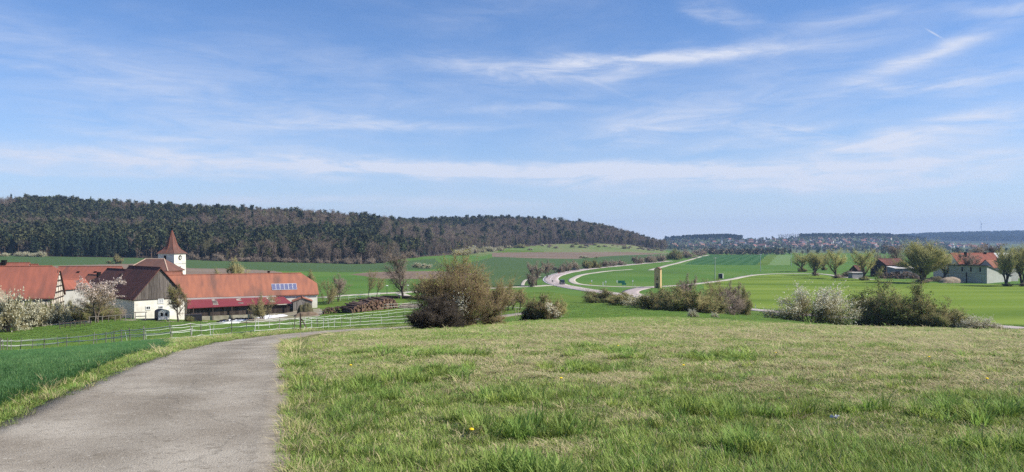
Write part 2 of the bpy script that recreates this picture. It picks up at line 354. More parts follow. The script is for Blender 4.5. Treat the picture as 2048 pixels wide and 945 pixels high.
fx = (XX[:-1, :-1] + XX[1:, 1:] + XX[:-1, 1:] + XX[1:, :-1]) / 4; fy = (YY[:-1, :-1] + YY[1:, 1:] + YY[:-1, 1:] + YY[1:, :-1]) / 4
names = list(FIELDS); cls = np.zeros(fx.shape, int)
fpx = CX + fx / fy * F
cls[(fy > 52)] = names.index('paddock')
cls[(fy > 1500)] = names.index('hill'); cls[(fy > 3000) & (fpx < 1480)] = names.index('far_hill')
cls[(fy > 3600)] = names.index('far_hill')
wob = (fbm(fx * .05, fy * .05, 3) - .5) * 6
for nm, pl in POLYS: cls[inpoly(fx, fy, gpoly(pl))] = names.index(nm)
crest = 62 + wob * 2; cls[(fpx > 590) & (fy <= crest) & (cls == names.index('paddock'))] = names.index('meadow')
idx = np.arange(nr * nc).reshape(nr, nc); quads = np.stack([idx[:-1, :-1], idx[:-1, 1:], idx[1:, 1:], idx[1:, :-1]], -1)
V = np.stack([XX, YY, ZZ], -1).reshape(-1, 3)
for k, nm in enumerate(names):
    q = quads[cls == k]
    if not len(q): continue
    u, inv = np.unique(q, return_inverse=True)
    me = mesh_np(nm, V[u], [(inv.reshape(-1, 4), 0)], [FIELDS[nm]]); me.polygons.foreach_set('use_smooth', np.ones(len(q), bool))
    tag(obj(nm, me), kind='structure')
bk = MB()      # the slope carries on behind the viewer
for i in range(6):
    y0, y1 = .9 - i * 12, .9 - (i + 1) * 12
    bk.add([(-60, y0, -1.64 + .03 * i), (60, y0, -1.64 + .03 * i), (60, y1, -1.61 + .03 * i), (-60, y1, -1.61 + .03 * i)], [(0, 3, 2, 1)])
tag(bk.build('meadow_ground', FIELDS['meadow']), kind='structure')

# ------------------------------------------------------------------ roads and paths
def smooth(pts, n=10):
    P = np.array(pts, float)[:, :2]; P = np.vstack([2 * P[0] - P[1], P, 2 * P[-1] - P[-2]]); out = []
    for i in range(1, len(P) - 2):
        for t in np.linspace(0, 1, n, endpoint=False):
            a, b, c, d = P[i - 1], P[i], P[i + 1], P[i + 2]
            out.append(.5 * (2 * b + (c - a) * t + (2 * a - 5 * b + 4 * c - d) * t * t + (3 * b - 3 * c + d - a) * t ** 3))
    out.append(P[-2]); return np.array(out)
def ribbon(name, Lp, Rp, m, lift=.03, cross=6, skirt=.12):
    n = len(Lp); T = np.linspace(0, 1, cross + 1); P = Lp[:, None, :] * (1 - T)[None, :, None] + Rp[:, None, :] * T[None, :, None]
    Z = hz(P[..., 0], P[..., 1]) + lift; V = np.concatenate([P, Z[..., None]], -1)
    lo = V[:, [0, -1]].copy(); lo[..., 2] -= skirt + lift
    A = np.concatenate([lo[:, :1], V, lo[:, 1:]], 1); k = A.shape[1]; ix = np.arange(n * k).reshape(n, k)
    q = np.stack([ix[:-1, :-1], ix[:-1, 1:], ix[1:, 1:], ix[1:, :-1]], -1).reshape(-1, 4)
    me = mesh_np(name, A.reshape(-1, 3), [(q, 0)], [m]); at_ = me.attributes.new('cross', 'FLOAT', 'POINT'); at_.data.foreach_set('value', np.tile(np.concatenate([[0], T, [1]]), n).astype(np.float32))
    return tag(obj(name, me), kind='structure')
def road(name, pts, width, m, lift=.05, n=10, cross=4):
    C = smooth([at(*p) for p in pts], n); D = np.gradient(C, axis=0); D /= np.linalg.norm(D, axis=1)[:, None]; Nn = np.stack([-D[:, 1], D[:, 0]], 1)
    ribbon(name, C + Nn * width / 2, C - Nn * width / 2, m, lift, cross); return C, Nn
ASPH = mat('worn_path_asphalt', (.250, .215, .170), (.375, .335, .275), scale=.75, lo=.36, hi=.64, c3=(.185, .158, .122), scale3=9.0, lo3=.55, hi3=.8, rough=.95, bump=.45, bscale=70, detail=12, spec=.15)
def path_material():
    m = ASPH; t = m.node_tree; L = t.links.new; N = t.nodes.new; b = next(n for n in t.nodes if n.type == 'BSDF_PRINCIPLED'); src = b.inputs['Base Color'].links[0].from_socket
    pos = N('ShaderNodeNewGeometry').outputs['Position']; ac = N('ShaderNodeAttribute'); ac.attribute_name = 'cross'
    def curve(pts):
        r = N('ShaderNodeValToRGB'); e = r.color_ramp.elements
        while len(e) < len(pts): e.new(.5)
        for q, (p_, v_) in zip(e, pts): q.position = p_; q.color = (v_, v_, v_, 1)
        return r
    def mul(c, f, col=(0, 0, 0, 1), bt='MIX'):
        x = N('ShaderNodeMix'); x.data_type = 'RGBA'; x.blend_type = bt; L(f, x.inputs[0]); L(c, x.inputs[6]); x.inputs[7].default_value = col; return x.outputs[2]
    nz = N('ShaderNodeTexNoise'); nz.inputs['Scale'].default_value = 1.3; nz.inputs['Detail'].default_value = 6; L(pos, nz.inputs['Vector'])
    ad = N('ShaderNodeMath'); ad.operation = 'MULTIPLY_ADD'; L(nz.outputs[0], ad.inputs[0]); ad.inputs[1].default_value = .16; ad.inputs[2].default_value = -.08
    cr = N('ShaderNodeMath'); cr.operation = 'ADD'; L(ac.outputs['Fac'], cr.inputs[0]); L(ad.outputs[0], cr.inputs[1])
    w = curve([(0, .6), (.045, .25), (.12, .10), (.28, 0), (.40, .18), (.52, .30), (.62, .16), (.74, 0), (.86, .12), (.95, .35), (1, .7)]); L(cr.outputs[0], w.inputs[0])
    c = mul(src, w.outputs[0], (.105, .088, .066, 1))
    vo = N('ShaderNodeTexVoronoi'); vo.feature = 'DISTANCE_TO_EDGE'; vo.inputs['Scale'].default_value = .28; wv = N('ShaderNodeVectorMath'); wv.operation = 'MULTIPLY_ADD'; L(nz.outputs[1], wv.inputs[0]); wv.inputs[1].default_value = (.9, .9, 0); L(pos, wv.inputs[2]); L(wv.outputs[0], vo.inputs['Vector'])
    k = curve([(0, .26), (.005, .12), (.011, 0)]); L(vo.outputs['Distance'], k.inputs[0]); c = mul(c, k.outputs[0], (.06, .052, .042, 1))
    sp = N('ShaderNodeTexNoise'); sp.inputs['Scale'].default_value = 34; sp.inputs['Detail'].default_value = 3; L(pos, sp.inputs['Vector']); q = curve([(.60, 0), (.72, .75)]); L(sp.outputs[0], q.inputs[0]); c = mul(c, q.outputs[0], (.50, .46, .39, 1))
    sp = N('ShaderNodeTexNoise'); sp.inputs['Scale'].default_value = 27; sp.inputs['Detail'].default_value = 3; L(pos, sp.inputs['Vector']); q = curve([(.28, .7), (.40, 0)]); L(sp.outputs[0], q.inputs[0]); c = mul(c, q.outputs[0], (.10, .085, .068, 1))
    L(c, b.inputs['Base Color'])
path_material()
RMAT = mat('highway_asphalt', (.33, .27, .25), (.39, .33, .31), scale=.15, rough=.9, spec=.15)
TRACK = mat('field_track_concrete', (.38, .34, .28), (.44, .40, .34), scale=.1, rough=.95, spec=.1)
WHITE = mat('road_paint_white', (.78, .78, .76), rough=.7)
Le = [(-250, 945 + 30), (-120, 911), (0, 853), (100, 805), (200, 762), (300, 722), (380, 698), (450, 684), (530, 674), (600, 666.5), (640, 663.2), (720, 658.3), (800, 654.2), (830, 652.2)]
Re = [(582, 985), (581, 945), (579, 853), (578, 800), (576.5, 755), (575, 715), (576, 697), (583, 686), (598, 677), (620, 671.5), (650, 667), (722, 662), (800, 657.6), (830, 655.6)]
Lw = smooth([(-3.2, .6), (-3.75, 2.4), (-4.35, 4.4)] + [at(*p)[:2] for p in Le[1:]], 14); Rw = smooth([(-.2, .6), (-.72, 2.4), (-1.32, 4.4)] + [at(*p)[:2] for p in Re[1:]], 14)
ribbon('path', Lw, Rw, ASPH, lift=.04, cross=10, skirt=.15)
road('path', [(826, 653.8), (880, 648), (930, 642.5), (975, 637), (1049, 627), (1078, 622)], 2.8, ASPH, .04)
road('farm_road', [(640, 596), (681, 592), (735, 589), (771, 587), (805, 585.5), (859, 582), (930, 578), (1000, 576), (1040, 574), (1068, 573), (1100, 571)], 5.0, TRACK, .06)
road('farm_lane', [(800, 588), (820, 594), (852, 598.5), (910, 606), (972, 612), (1048, 616.5), (1090, 616)], 3.0, TRACK, .06)
road('field_lane', [(1045, 572), (1046, 567), (1051, 561), (1064, 556.5), (1080, 554)], 1.5, TRACK, .06)
hp = [(1338, 522.5), (1300, 526), (1250, 530.8), (1180, 538), (1135, 545), (1110, 552), (1101, 559), (1108, 566), (1125, 572), (1160, 578.5), (1200, 584.5), (1245, 590.5), (1300, 597), (1340, 602), (1400, 609), (1490, 619), (1545, 624), (1640, 633), (1800, 641), (2048, 658.0)]
RC, RN = road('highway', hp, 7.6, RMAT, .10, 12)
def marking(name, off, w, dash=None):
    mb = MB(); s = 0
    for i in range(len(RC) - 1):
        s += np.linalg.norm(RC[i + 1] - RC[i])
        if dash and (s % dash) > dash * .5: continue
        q = []
        for j, sg in ((i, -1), (i, 1), (i + 1, 1), (i + 1, -1)):
            p = RC[j] + RN[j] * (off + sg * w / 2); q.append((p[0], p[1], float(hz(*p)) + .125))
        mb.add(q, [(0, 1, 2, 3)])
    tag(mb.build(name, WHITE), kind='structure')
marking('edge_line', 3.5, .22); marking('edge_line', -3.5, .22); marking('centre_line', 0, .2, 14)
road('cycle_path', [(1262, 539.3), (1217, 542.6), (1167.5, 549.6), (1148, 556.7), (1143.5, 562), (1152, 567.5), (1174.5, 570.8), (1210, 573), (1250, 574), (1281, 574.6)], 3.4, TRACK, .06)
road('farm_road', [(1270, 574.6), (1300, 574.3), (1363, 571), (1405, 566.6), (1456, 560), (1507, 550.8), (1556, 548), (1624, 547.6), (1660, 550.5), (1700, 556), (1745, 560)], 3.6, TRACK, .07)
road('slip_road', [(1300, 574.6), (1284, 577), (1266, 581.5), (1261, 586), (1272, 592), (1300, 597.5)], 6.0, RMAT, .08)
road('field_track', [(1300, 541), (1319, 535.5), (1368, 523), (1417, 510.5)], 4.0, TRACK, .06)

# ------------------------------------------------------------------ scatter by geometry nodes (only for what nobody could count)
def scatter(name, pts, rot, scl, idx, protos, label=None, kind='stuff', cat=None):
    n = len(pts); me = bpy.data.meshes.new(name); me.vertices.add(n); me.vertices.foreach_set('co', np.asarray(pts, np.float32).ravel())
    a = me.attributes.new('rot', 'FLOAT_VECTOR', 'POINT'); a.data.foreach_set('vector', np.asarray(rot, np.float32).ravel())
    a = me.attributes.new('scl', 'FLOAT_VECTOR', 'POINT'); s = np.asarray(scl, np.float32)
    if s.ndim == 1: s = np.repeat(s[:, None], 3, 1)
    a.data.foreach_set('vector', s.ravel())
    a = me.attributes.new('idx', 'INT', 'POINT'); a.data.foreach_set('value', np.asarray(idx, np.int32))
    c = bpy.data.collections.new(name + '_kit')
    for i, p in enumerate(protos): c.objects.link(bpy.data.objects.new('%s_kit_%02d' % (name, i), p))
    g = bpy.data.node_groups.new(name, 'GeometryNodeTree'); g.is_modifier = True
    g.interface.new_socket('Geometry', in_out='INPUT', socket_type='NodeSocketGeometry'); g.interface.new_socket('Geometry', in_out='OUTPUT', socket_type='NodeSocketGeometry')
    gi = g.nodes.new('NodeGroupInput'); go = g.nodes.new('NodeGroupOutput'); ip = g.nodes.new('GeometryNodeInstanceOnPoints')
    ci = g.nodes.new('GeometryNodeCollectionInfo'); ci.inputs[0].default_value = c; ci.inputs[1].default_value = True; ci.inputs[2].default_value = True
    def na(t, nm):
        q = g.nodes.new('GeometryNodeInputNamedAttribute'); q.data_type = t; q.inputs[0].default_value = nm; return q.outputs[0]
    L = g.links.new; L(gi.outputs[0], ip.inputs['Points']); L(ci.outputs[0], ip.inputs['Instance']); ip.inputs['Pick Instance'].default_value = True
    L(na('INT', 'idx'), ip.inputs['Instance Index']); L(na('FLOAT_VECTOR', 'rot'), ip.inputs['Rotation']); L(na('FLOAT_VECTOR', 'scl'), ip.inputs['Scale'])
    L(ip.outputs[0], go.inputs[0])
    o = obj(name, me); md = o.modifiers.new('scatter', 'NODES'); md.node_group = g
    return tag(o, label, cat, kind=kind)

# ------------------------------------------------------------------ plants: limbs grown from the base, meshed in one go
def tubes(segs, sides):
    """segs: array (n,8) p0 p1 r0 r1 -> verts, quads"""
    S = np.asarray(segs, float); p0, p1, r0, r1 = S[:, :3], S[:, 3:6], S[:, 6], S[:, 7]
    d = p1 - p0; d /= np.linalg.norm(d, axis=1)[:, None] + 1e-9
    ref = np.where(np.abs(d[:, 2:3]) > .9, [[1., 0, 0]], [[0, 0, 1.]]); a = np.cross(d, ref); a /= np.linalg.norm(a, axis=1)[:, None] + 1e-9; b = np.cross(d, a)
    t = np.arange(sides) * 2 * math.pi / sides; ring = a[:, None] * np.cos(t)[None, :, None] + b[:, None] * np.sin(t)[None, :, None]
    v = np.concatenate([p0[:, None] + ring * r0[:, None, None], p1[:, None] + ring * r1[:, None, None]], 1).reshape(-1, 3)
    base = np.arange(len(S))[:, None] * 2 * sides; k = np.arange(sides)
    q = np.stack([base + k, base + (k + 1) % sides, base + sides + (k + 1) % sides, base + sides + k], -1).reshape(-1, 4); return v, q
def spikes(p0, p1, r):
    """thin three-sided twigs ending in a point"""
    d = p1 - p0; d /= np.linalg.norm(d, axis=1)[:, None] + 1e-9
    a = np.cross(d, [[.31, .52, .79]]); a /= np.linalg.norm(a, axis=1)[:, None] + 1e-9; b = np.cross(d, a); n = len(p0)
    r = np.broadcast_to(np.asarray(r, float), (n,))[:, None]
    v = np.stack([p0 + a * r, p0 - a * r * .5 + b * r * .87, p0 - a * r * .5 - b * r * .87, p1], 1).reshape(-1, 3)
    i = np.arange(n)[:, None] * 4; f = np.concatenate([i + np.array([[0, 1, 3]]), i + np.array([[1, 2, 3]]), i + np.array([[2, 0, 3]])], 0); return v, f
def flakes(c, size, rng, flat=0.0):
    n = len(c); a = rng.normal(size=(n, 3)); a[:, 2] *= 1 - flat; a /= np.linalg.norm(a, axis=1)[:, None]; b = rng.normal(size=(n, 3)); b -= (a * b).sum(1)[:, None] * a; b /= np.linalg.norm(b, axis=1)[:, None]
    s = (size * (.5 + rng.random(n)))[:, None]
    v = np.stack([c - a * s * .6 - b * s * .35, c + a * s * .6 - b * s * .2, c + a * s * .1 + b * s * .55, c - a * s * .5 + b * s * .3], 1).reshape(-1, 3); i = np.arange(n)[:, None] * 4
    return v, i + np.array([[0, 1, 2, 3]])
def grow(rng, starts, P):
    """starts: list of (pos, dir, length, radius). Returns segs by level: list of [p0,p1,r0,r1,...]"""
    lv = [[] for _ in range(P['n'] + 1)]; todo = [(np.array(p, float), np.array(d, float), L, r, 0) for p, d, L, r in starts]
    upv = np.array([0, 0, 1.])
    while todo:
        p, d, L, r, k = todo.pop(); ns = P['seg'][k]; st = L / ns; rr = r
        for i in range(ns):
            d = d + rng.normal(0, P['wob'][k], 3) + upv * P['trop'][k]; d /= math.sqrt(d @ d)
            q = p + d * st; r2 = r * (1 - (i + 1) / ns * P['tap'][k]); lv[k].append((*p, *q, rr, r2))
            if k < P['n'] and (i + 1) / ns > P['start'][k]:
                m = P['kids'][k]; m = int(m) + (rng.random() < m - int(m))
                for _ in range(m):
                    a = rng.normal(size=3); a -= (a @ d) * d; a /= math.sqrt(a @ a); an = P['ang'][k] * (.7 + .6 * rng.random())
                    cdv = d * math.cos(an) + a * math.sin(an); t = rng.random()
                    todo.append((p + (q - p) * t, cdv, L * P['rat'][k] * (.6 + .7 * rng.random()) * (1 - .35 * i / ns), max(r2 * P.get('thin', .62), .004), k + 1))
            p = q; rr = r2
    return [np.array(l) if l else np.zeros((0, 8)) for l in lv]
def fit(lv, h, wx, wy=None):
    A = np.concatenate(lv); tip = A[:, 3:6]; z1 = np.percentile(tip[:, 2], 99.5); wy = wy or wx
    sx_ = wx / (np.percentile(tip[:, 0], 98.5) - np.percentile(tip[:, 0], 1.5)); sy_ = wy / (np.percentile(tip[:, 1], 98.5) - np.percentile(tip[:, 1], 1.5)); sz = h / z1
    k = np.array([sx_, sy_, sz, sx_, sy_, sz, 1, 1]); c = (np.percentile(tip[:, 0], 98.5) + np.percentile(tip[:, 0], 1.5)) / 2
    return [l * k for l in lv]
BARK = mat('bark_grey_brown', (.10, .08, .062), (.16, .13, .10), scale=6, rough=1, coord='Object', rnd=.2)
BARKD = mat('bark_dark', (.045, .036, .03), (.08, .065, .05), scale=6, rough=1, coord='Object', rnd=.2)
TWIG = mat('twigs_brown', (.27, .205, .115), (.19, .145, .08), scale=1.2, coord='Object', rough=1, rnd=.2, hue=.01)
TWIGP = mat('twigs_purplish', (.24, .19, .145), (.18, .145, .115), scale=1.2, coord='Object', rough=1, rnd=.2, hue=.01)
TWIGO = mat('twigs_olive', (.27, .235, .11), (.19, .17, .08), scale=1.2, coord='Object', rough=1, rnd=.2)
TWIGY = mat('willow_whips', (.40, .37, .14), (.31, .29, .11), scale=.6, coord='Object', rough=1, rnd=.15)
LEAFY = mat('young_leaves', (.36, .36, .10), (.28, .29, .075), scale=1.5, coord='Object', rough=.9, trans=.3, rnd=.12)
LEAFG = mat('green_leaves', (.115, .165, .045), (.16, .21, .06), scale=1.5, coord='Object', rough=.9, trans=.25, rnd=.12)
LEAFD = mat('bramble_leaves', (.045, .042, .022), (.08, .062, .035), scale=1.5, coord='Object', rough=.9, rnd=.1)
LEAFW = mat('willow_leaves', (.37, .39, .15), (.29, .32, .11), scale=1.5, coord='Object', rough=.9, trans=.4, rnd=.12)
BLOS = mat('white_blossom', (.84, .80, .66), (.74, .69, .54), scale=2.0, coord='Object', rough=.95, trans=.25)
BLOSC = mat('cream_blossom', (.66, .63, .48), (.50, .48, .34), scale=2.0, coord='Object', rough=.95, trans=.25)
BLOSP = mat('pale_pink_blossom', (.70, .60, .54), (.52, .42, .36), scale=2.0, coord='Object', rough=.95, trans=.25)
SPREAD = dict(n=3, seg=(7, 5, 4, 3), wob=(.06, .14, .18, .2), trop=(.08, .06, .05, .02), start=(.3, .15, .1, 0), kids=(2.8, 2.0, 1.8, 0), ang=(.85, .75, .7, 0), rat=(.55, .52, .48, 0), tap=(.75, .8, .85, .9))
UPRIGHT = dict(SPREAD, ang=(.62, .5, .5, 0), trop=(.05, .11, .09, .05), rat=(.62, .5, .5, 0), kids=(2.2, 1.8, 1.7, 0))
WILLOW = dict(n=3, thin=.74, seg=(5, 6, 5, 4), wob=(.06, .10, .12, .10), trop=(.05, .10, .10, .06), start=(.34, .2, .15, 0), kids=(2.6, 2.0, 1.9, 0), ang=(.55, .42, .42, 0), rat=(.8, .55, .55, 0), tap=(.5, .8, .85, .9))
SHRUB = dict(n=2, seg=(6, 5, 4), wob=(.14, .2, .24), trop=(-.01, .02, .01), start=(.2, .1, 0), kids=(1.7, 1.7, 0), ang=(.6, .7, 0), rat=(.5, .5, 0), tap=(.8, .85, .9))
PLANTS = {}
def plant(key, seed, h, wx, style='tree', P=SPREAD, trunk=.05, stems=1, wy=None, twigs=3, tw=.012, twl=.35, bark=None, twig=None, leaf=None, nleaf=0, lsize=.06, top=0.0, side=0.0, extra=None, leafname='leaves', shoots=0):
    """grows a plant and caches its meshes: list of (part name, mesh)"""
    if key in PLANTS: return PLANTS[key]
    rng = np.random.default_rng(seed); st = []
    if style == 'tree':
        for s in range(stems):
            a = rng.random() * 6.28; l = .22 * (stems > 1)
            st.append(((0, 0, 0), (l * math.cos(a) + rng.normal(0, .04), l * math.sin(a) + rng.normal(0, .04), 1), h * .62, trunk))
    else:
        wy_ = wy or wx
        for s in range(stems):
            a = rng.random() * 6.28; rr = math.sqrt(rng.random()); ox, oy = rr * math.cos(a), rr * math.sin(a)
            lean = .25 + .75 * rr
            st.append(((ox * wx * .16, oy * wy_ * .16, 0), (ox * lean * wx / h * .9, oy * lean * wy_ / h * .9, 1.0 - .45 * rr * rng.random()), h * (.95 - .22 * rr) * (.75 + .4 * rng.random()), trunk))
    lv = fit(grow(rng, st, P), h, wx, wy)
    body = np.concatenate([l for l in lv[:2]]); fine = np.concatenate(lv[2:]) if len(lv) > 2 else np.zeros((0, 8))
    v, q = tubes(lv[0], 7); v1, q1 = tubes(lv[1], 5); parts = []; vt = np.concatenate([v, v1]); tq_ = np.concatenate([q, q1 + len(v)])
    v, q = tubes(fine, 3); term = lv[-1]; k = len(term); nt = k * twigs; sel = rng.integers(0, k, nt); t = rng.random(nt)[:, None]
    a0 = term[sel, :3] * (1 - t) + term[sel, 3:6] * t; dv = term[sel, 3:6] - term[sel, :3]; dv /= np.linalg.norm(dv, axis=1)[:, None] + 1e-9
    dv = dv + rng.normal(0, .55, (nt, 3)) + np.array([0, 0, .15]); dv /= np.linalg.norm(dv, axis=1)[:, None]; a1 = a0 + dv * (twl * (.5 + rng.random(nt)))[:, None]
    low_ = a1[:, 2] < .05; a1[low_, 2] = .05
    z1_ = np.percentile(a1[:, 2], 99.4); xa, xb = np.percentile(a1[:, 0], (1, 99)); ya, yb = np.percentile(a1[:, 1], (1, 99))
    K = np.array([wx / (xb - xa), (wy or wx) / (yb - ya), h / z1_]); a0 = a0 * K; a1 = a1 * K; v = v * K; tv_ = vt * K
    parts.append(('trunk' if style == 'tree' else 'stems', mesh_np('trunk', tv_, [(tq_, 0)], [bark or BARK])))
    if shoots:
        rad_ = np.sqrt((a1[:, 0] / (wx / 2)) ** 2 + (a1[:, 1] / ((wy or wx) / 2)) ** 2 + ((a1[:, 2] - h * .3) / (h * .7)) ** 2); ii = rng.choice(len(a1), shoots, p=np.clip(rad_, .2, 1.3) ** 4 / (np.clip(rad_, .2, 1.3) ** 4).sum())
        dv = a1[ii] - np.array([0, 0, h * .25]); dv /= np.linalg.norm(dv, axis=1)[:, None]; dv = dv + rng.normal(0, .35, dv.shape) + np.array([0, 0, .25]); dv /= np.linalg.norm(dv, axis=1)[:, None]; ln_ = rng.uniform(.25, .85, shoots)[:, None]
        p_, pe = a1[ii] - dv * .5, a1[ii] + dv * ln_ * .55; pf = pe + (dv + rng.normal(0, .3, dv.shape)) * ln_ * .45
        a0 = np.concatenate([a0, p_, pe - dv * .03]); a1 = np.concatenate([a1, pe, pf])
    sv, sf = spikes(a0, a1, tw); V_ = np.concatenate([v, sv]); G = [(q, 0), (sf + len(v), 0)]
    parts.append(('crown' if style == 'tree' else 'branches', mesh_np('crown', V_, G, [twig or TWIG])))
    def leaves_part(n, size, m, nm, w):
        c = a1; rad = np.sqrt((c[:, 0] / (wx / 2)) ** 2 + (c[:, 1] / ((wy or wx) / 2)) ** 2 + ((c[:, 2] - h * .35) / (h * .65)) ** 2)
        wgt = np.clip(w(c), 0, None) * np.clip(rad, .15, 1.2) ** 2.5 + 1e-7; ii = rng.choice(len(c), n, p=wgt / wgt.sum()); t_ = rng.random(n)[:, None]
        cc = a0[ii] * (1 - t_) + c[ii] * t_ + rng.normal(0, size * .6, (n, 3)); cc[:, 2] = np.maximum(cc[:, 2], .04)
        fv, ff = flakes(cc, size, rng); parts.append((nm, mesh_np(nm, fv, [(ff, 0)], [m])))
    if leaf and nleaf: leaves_part(nleaf, lsize, leaf, leafname, lambda c: 1 + top * (c[:, 2] / h) ** 2)
    for e in (extra or []): leaves_part(*e)
    PLANTS[key] = parts; return parts
def put(parts, name, loc, s=1.0, rz=0.0, label=None, cat='tree', group=None, zs=None, sink=.05):
    o = empty(name, (loc[0], loc[1], loc[2] - sink), rz, label, cat, group); o.scale = (s, s, zs or s)
    for nm, me in parts:
        c = bpy.data.objects.new(nm, me); COL.objects.link(c); c.parent = o
        if nm == 'stems': c['kind'] = 'stuff'
    return o
H_ = lambda pxh, d: pxh / F * d
rnd = random.Random(11)

# big hawthorn thicket on the crest, left of centre
b = at(905, 657); D0 = b[1]
big = plant('big_bush', 3, 4.75, 5.0, 'shrub', dict(SHRUB, n=2, kids=(2.0, 2.0, 0), trop=(.03, .03, .02)), shoots=420, trunk=.045, stems=44, wy=4.2, twigs=2, tw=0.008, twl=.42, bark=BARKD, twig=TWIG, leaf=LEAFY, nleaf=6000, lsize=0.045, top=30.0, leafname='buds',
            extra=[(1200, .045, LEAFG, 'leaves', lambda c: np.exp(-((c[:, 2] - 1.0) / .7) ** 2) * (c[:, 0] > -.2)),
                   (700, .07, BLOS, 'blossom', lambda c: np.exp(-((c[:, 0] - .75) / .35) ** 2 - ((c[:, 2] - 1.75) / .5) ** 2) * (c[:, 1] < -.3))])
put(big, 'thicket', b, 1.0, 0, 'tall tangled brown thicket with yellow-green tips standing beside the path', 'bush')
bl = plant('bramble', 31, 2.1, 3.1, 'shrub', SHRUB, shoots=160, trunk=.02, stems=34, wy=3.0, twigs=2, tw=0.009, twl=.35, bark=BARKD, twig=BARKD, leaf=LEAFD, nleaf=2500, lsize=0.055)
b2 = at(868, 661); put(bl, 'bramble', b2, 1.0, 0, 'dark bramble mound at the left foot of the tall thicket', 'bush')
br = plant('bramble_b', 32, 1.3, 3.4, 'shrub', SHRUB, trunk=.018, stems=24, wy=2.6, twigs=1, tw=0.007, twl=.4, twig=TWIG, leaf=LEAFG, nleaf=900, lsize=.05)
put(br, 'bramble', at(968, 653), 1.0, 0, 'low pale brown bramble at the right foot of the tall thicket', 'bush')
# leaning side growth to the right of the thicket
ls = plant('lean', 33, 3.6, 2.6, 'shrub', dict(SHRUB, trop=(.05, .04, .02)), shoots=160, trunk=.04, stems=9, twigs=2, tw=0.0075, twl=.42, bark=BARKD, twig=TWIG, leaf=LEAFY, nleaf=900, lsize=.055, top=6)
q = spot(978, D0 + 2.5); o = put(ls, 'hawthorn_bush', q, 1.0, 0, 'leaning hawthorn growing out of the right side of the thicket', 'bush'); o.rotation_euler = (0, R(12), 0)
# second bush with the white spray
b = at(1085, 642)
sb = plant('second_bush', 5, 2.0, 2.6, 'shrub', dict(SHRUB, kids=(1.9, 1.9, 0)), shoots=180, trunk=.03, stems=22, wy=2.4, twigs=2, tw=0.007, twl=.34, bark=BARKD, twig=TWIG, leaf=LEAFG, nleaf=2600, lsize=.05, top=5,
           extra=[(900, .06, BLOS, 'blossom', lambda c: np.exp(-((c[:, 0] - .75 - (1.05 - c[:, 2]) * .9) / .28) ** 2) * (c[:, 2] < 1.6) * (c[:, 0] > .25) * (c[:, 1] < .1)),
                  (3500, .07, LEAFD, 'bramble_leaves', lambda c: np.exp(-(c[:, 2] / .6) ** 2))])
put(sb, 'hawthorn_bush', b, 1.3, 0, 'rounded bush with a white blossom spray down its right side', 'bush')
wb = plant('wands', 51, 2.3, 2.6, 'shrub', dict(SHRUB, kids=(1.6, 1.8, 0), ang=(.4, .4, 0)), trunk=.02, stems=18, wy=2, twigs=1, tw=0.006, twl=.4, twig=TWIGO, leaf=LEAFY, nleaf=700, lsize=.05)
put(wb, 'willow_shrub', spot(1112, b[1] + 3.5), 1.0, 0, 'olive shrub of thin upright wands behind the white spray', 'bush')

# blossoming and dark bushes along the crest on the right
bp = plant('blossom_bush', 7, 2.5, 5.0, 'shrub', dict(SHRUB, kids=(1.8, 1.8, 0)), shoots=240, trunk=.03, stems=34, wy=3.2, twigs=1, tw=0.0065, twl=.32, bark=BARKD, twig=TWIGO, leaf=BLOS, nleaf=9500, lsize=0.045, top=3.0, leafname='blossom',
           extra=[(3200, .05, LEAFG, 'leaves', lambda c: np.exp(-(c[:, 2] / .8) ** 2))])
b = at(1618, 648); put(bp, 'blackthorn_bush', b, H_(158, b[1]) / 5.0, 0, 'wide cream-flowering blackthorn bush beside the stretch of grey road', 'bush', zs=H_(70, b[1]) / 2.5)
bt = plant('blossom_tall', 8, 3.3, 2.0, 'shrub', dict(SHRUB, trop=(.06, .04, .03)), trunk=.035, stems=10, twigs=1, tw=0.007, twl=.3, bark=BARKD, twig=TWIGO, leaf=BLOS, nleaf=2200, lsize=0.045, top=3, leafname='blossom')
put(bt, 'blackthorn_bush', at(1662, 649), H_(76, b[1]) / 3.3, 0, 'taller sprig of white-flowering blackthorn at the bush\'s right end', 'bush')
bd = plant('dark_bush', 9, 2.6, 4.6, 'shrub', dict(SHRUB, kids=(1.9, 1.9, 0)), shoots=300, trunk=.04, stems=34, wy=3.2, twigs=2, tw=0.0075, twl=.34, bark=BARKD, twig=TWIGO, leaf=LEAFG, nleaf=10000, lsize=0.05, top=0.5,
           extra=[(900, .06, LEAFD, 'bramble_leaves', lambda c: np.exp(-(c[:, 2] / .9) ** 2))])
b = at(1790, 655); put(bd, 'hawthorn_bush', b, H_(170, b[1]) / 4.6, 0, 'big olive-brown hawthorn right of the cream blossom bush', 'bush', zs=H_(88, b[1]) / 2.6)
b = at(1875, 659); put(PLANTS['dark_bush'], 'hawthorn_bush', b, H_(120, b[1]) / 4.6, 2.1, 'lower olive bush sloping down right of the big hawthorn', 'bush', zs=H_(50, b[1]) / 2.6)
b = at(1905, 655); put(bt, 'blackthorn_bush', b, H_(34, b[1]) / 3.3, 1, 'small white-flowering tuft inside the lower olive bush', 'bush')
b = at(1968, 662); put(bp, 'blackthorn_bush', b, H_(80, b[1]) / 5.0, 2.6, 'low cream-flowering bush at the far right of the crest', 'bush', zs=H_(27, b[1]) / 2.5)
for px, py, w, h, lb in ((1386, 637, 24, 18, 'small white-flowering bush on the crest beneath the hedge'), (1430, 637, 18, 12, 'tiny white-flowering bush just right of the small white bush')):
    b = at(px, py); put(bp, 'blackthorn_bush', b, H_(w, b[1]) / 5, px, lb, 'bush', zs=H_(h, b[1]) / 2.5)

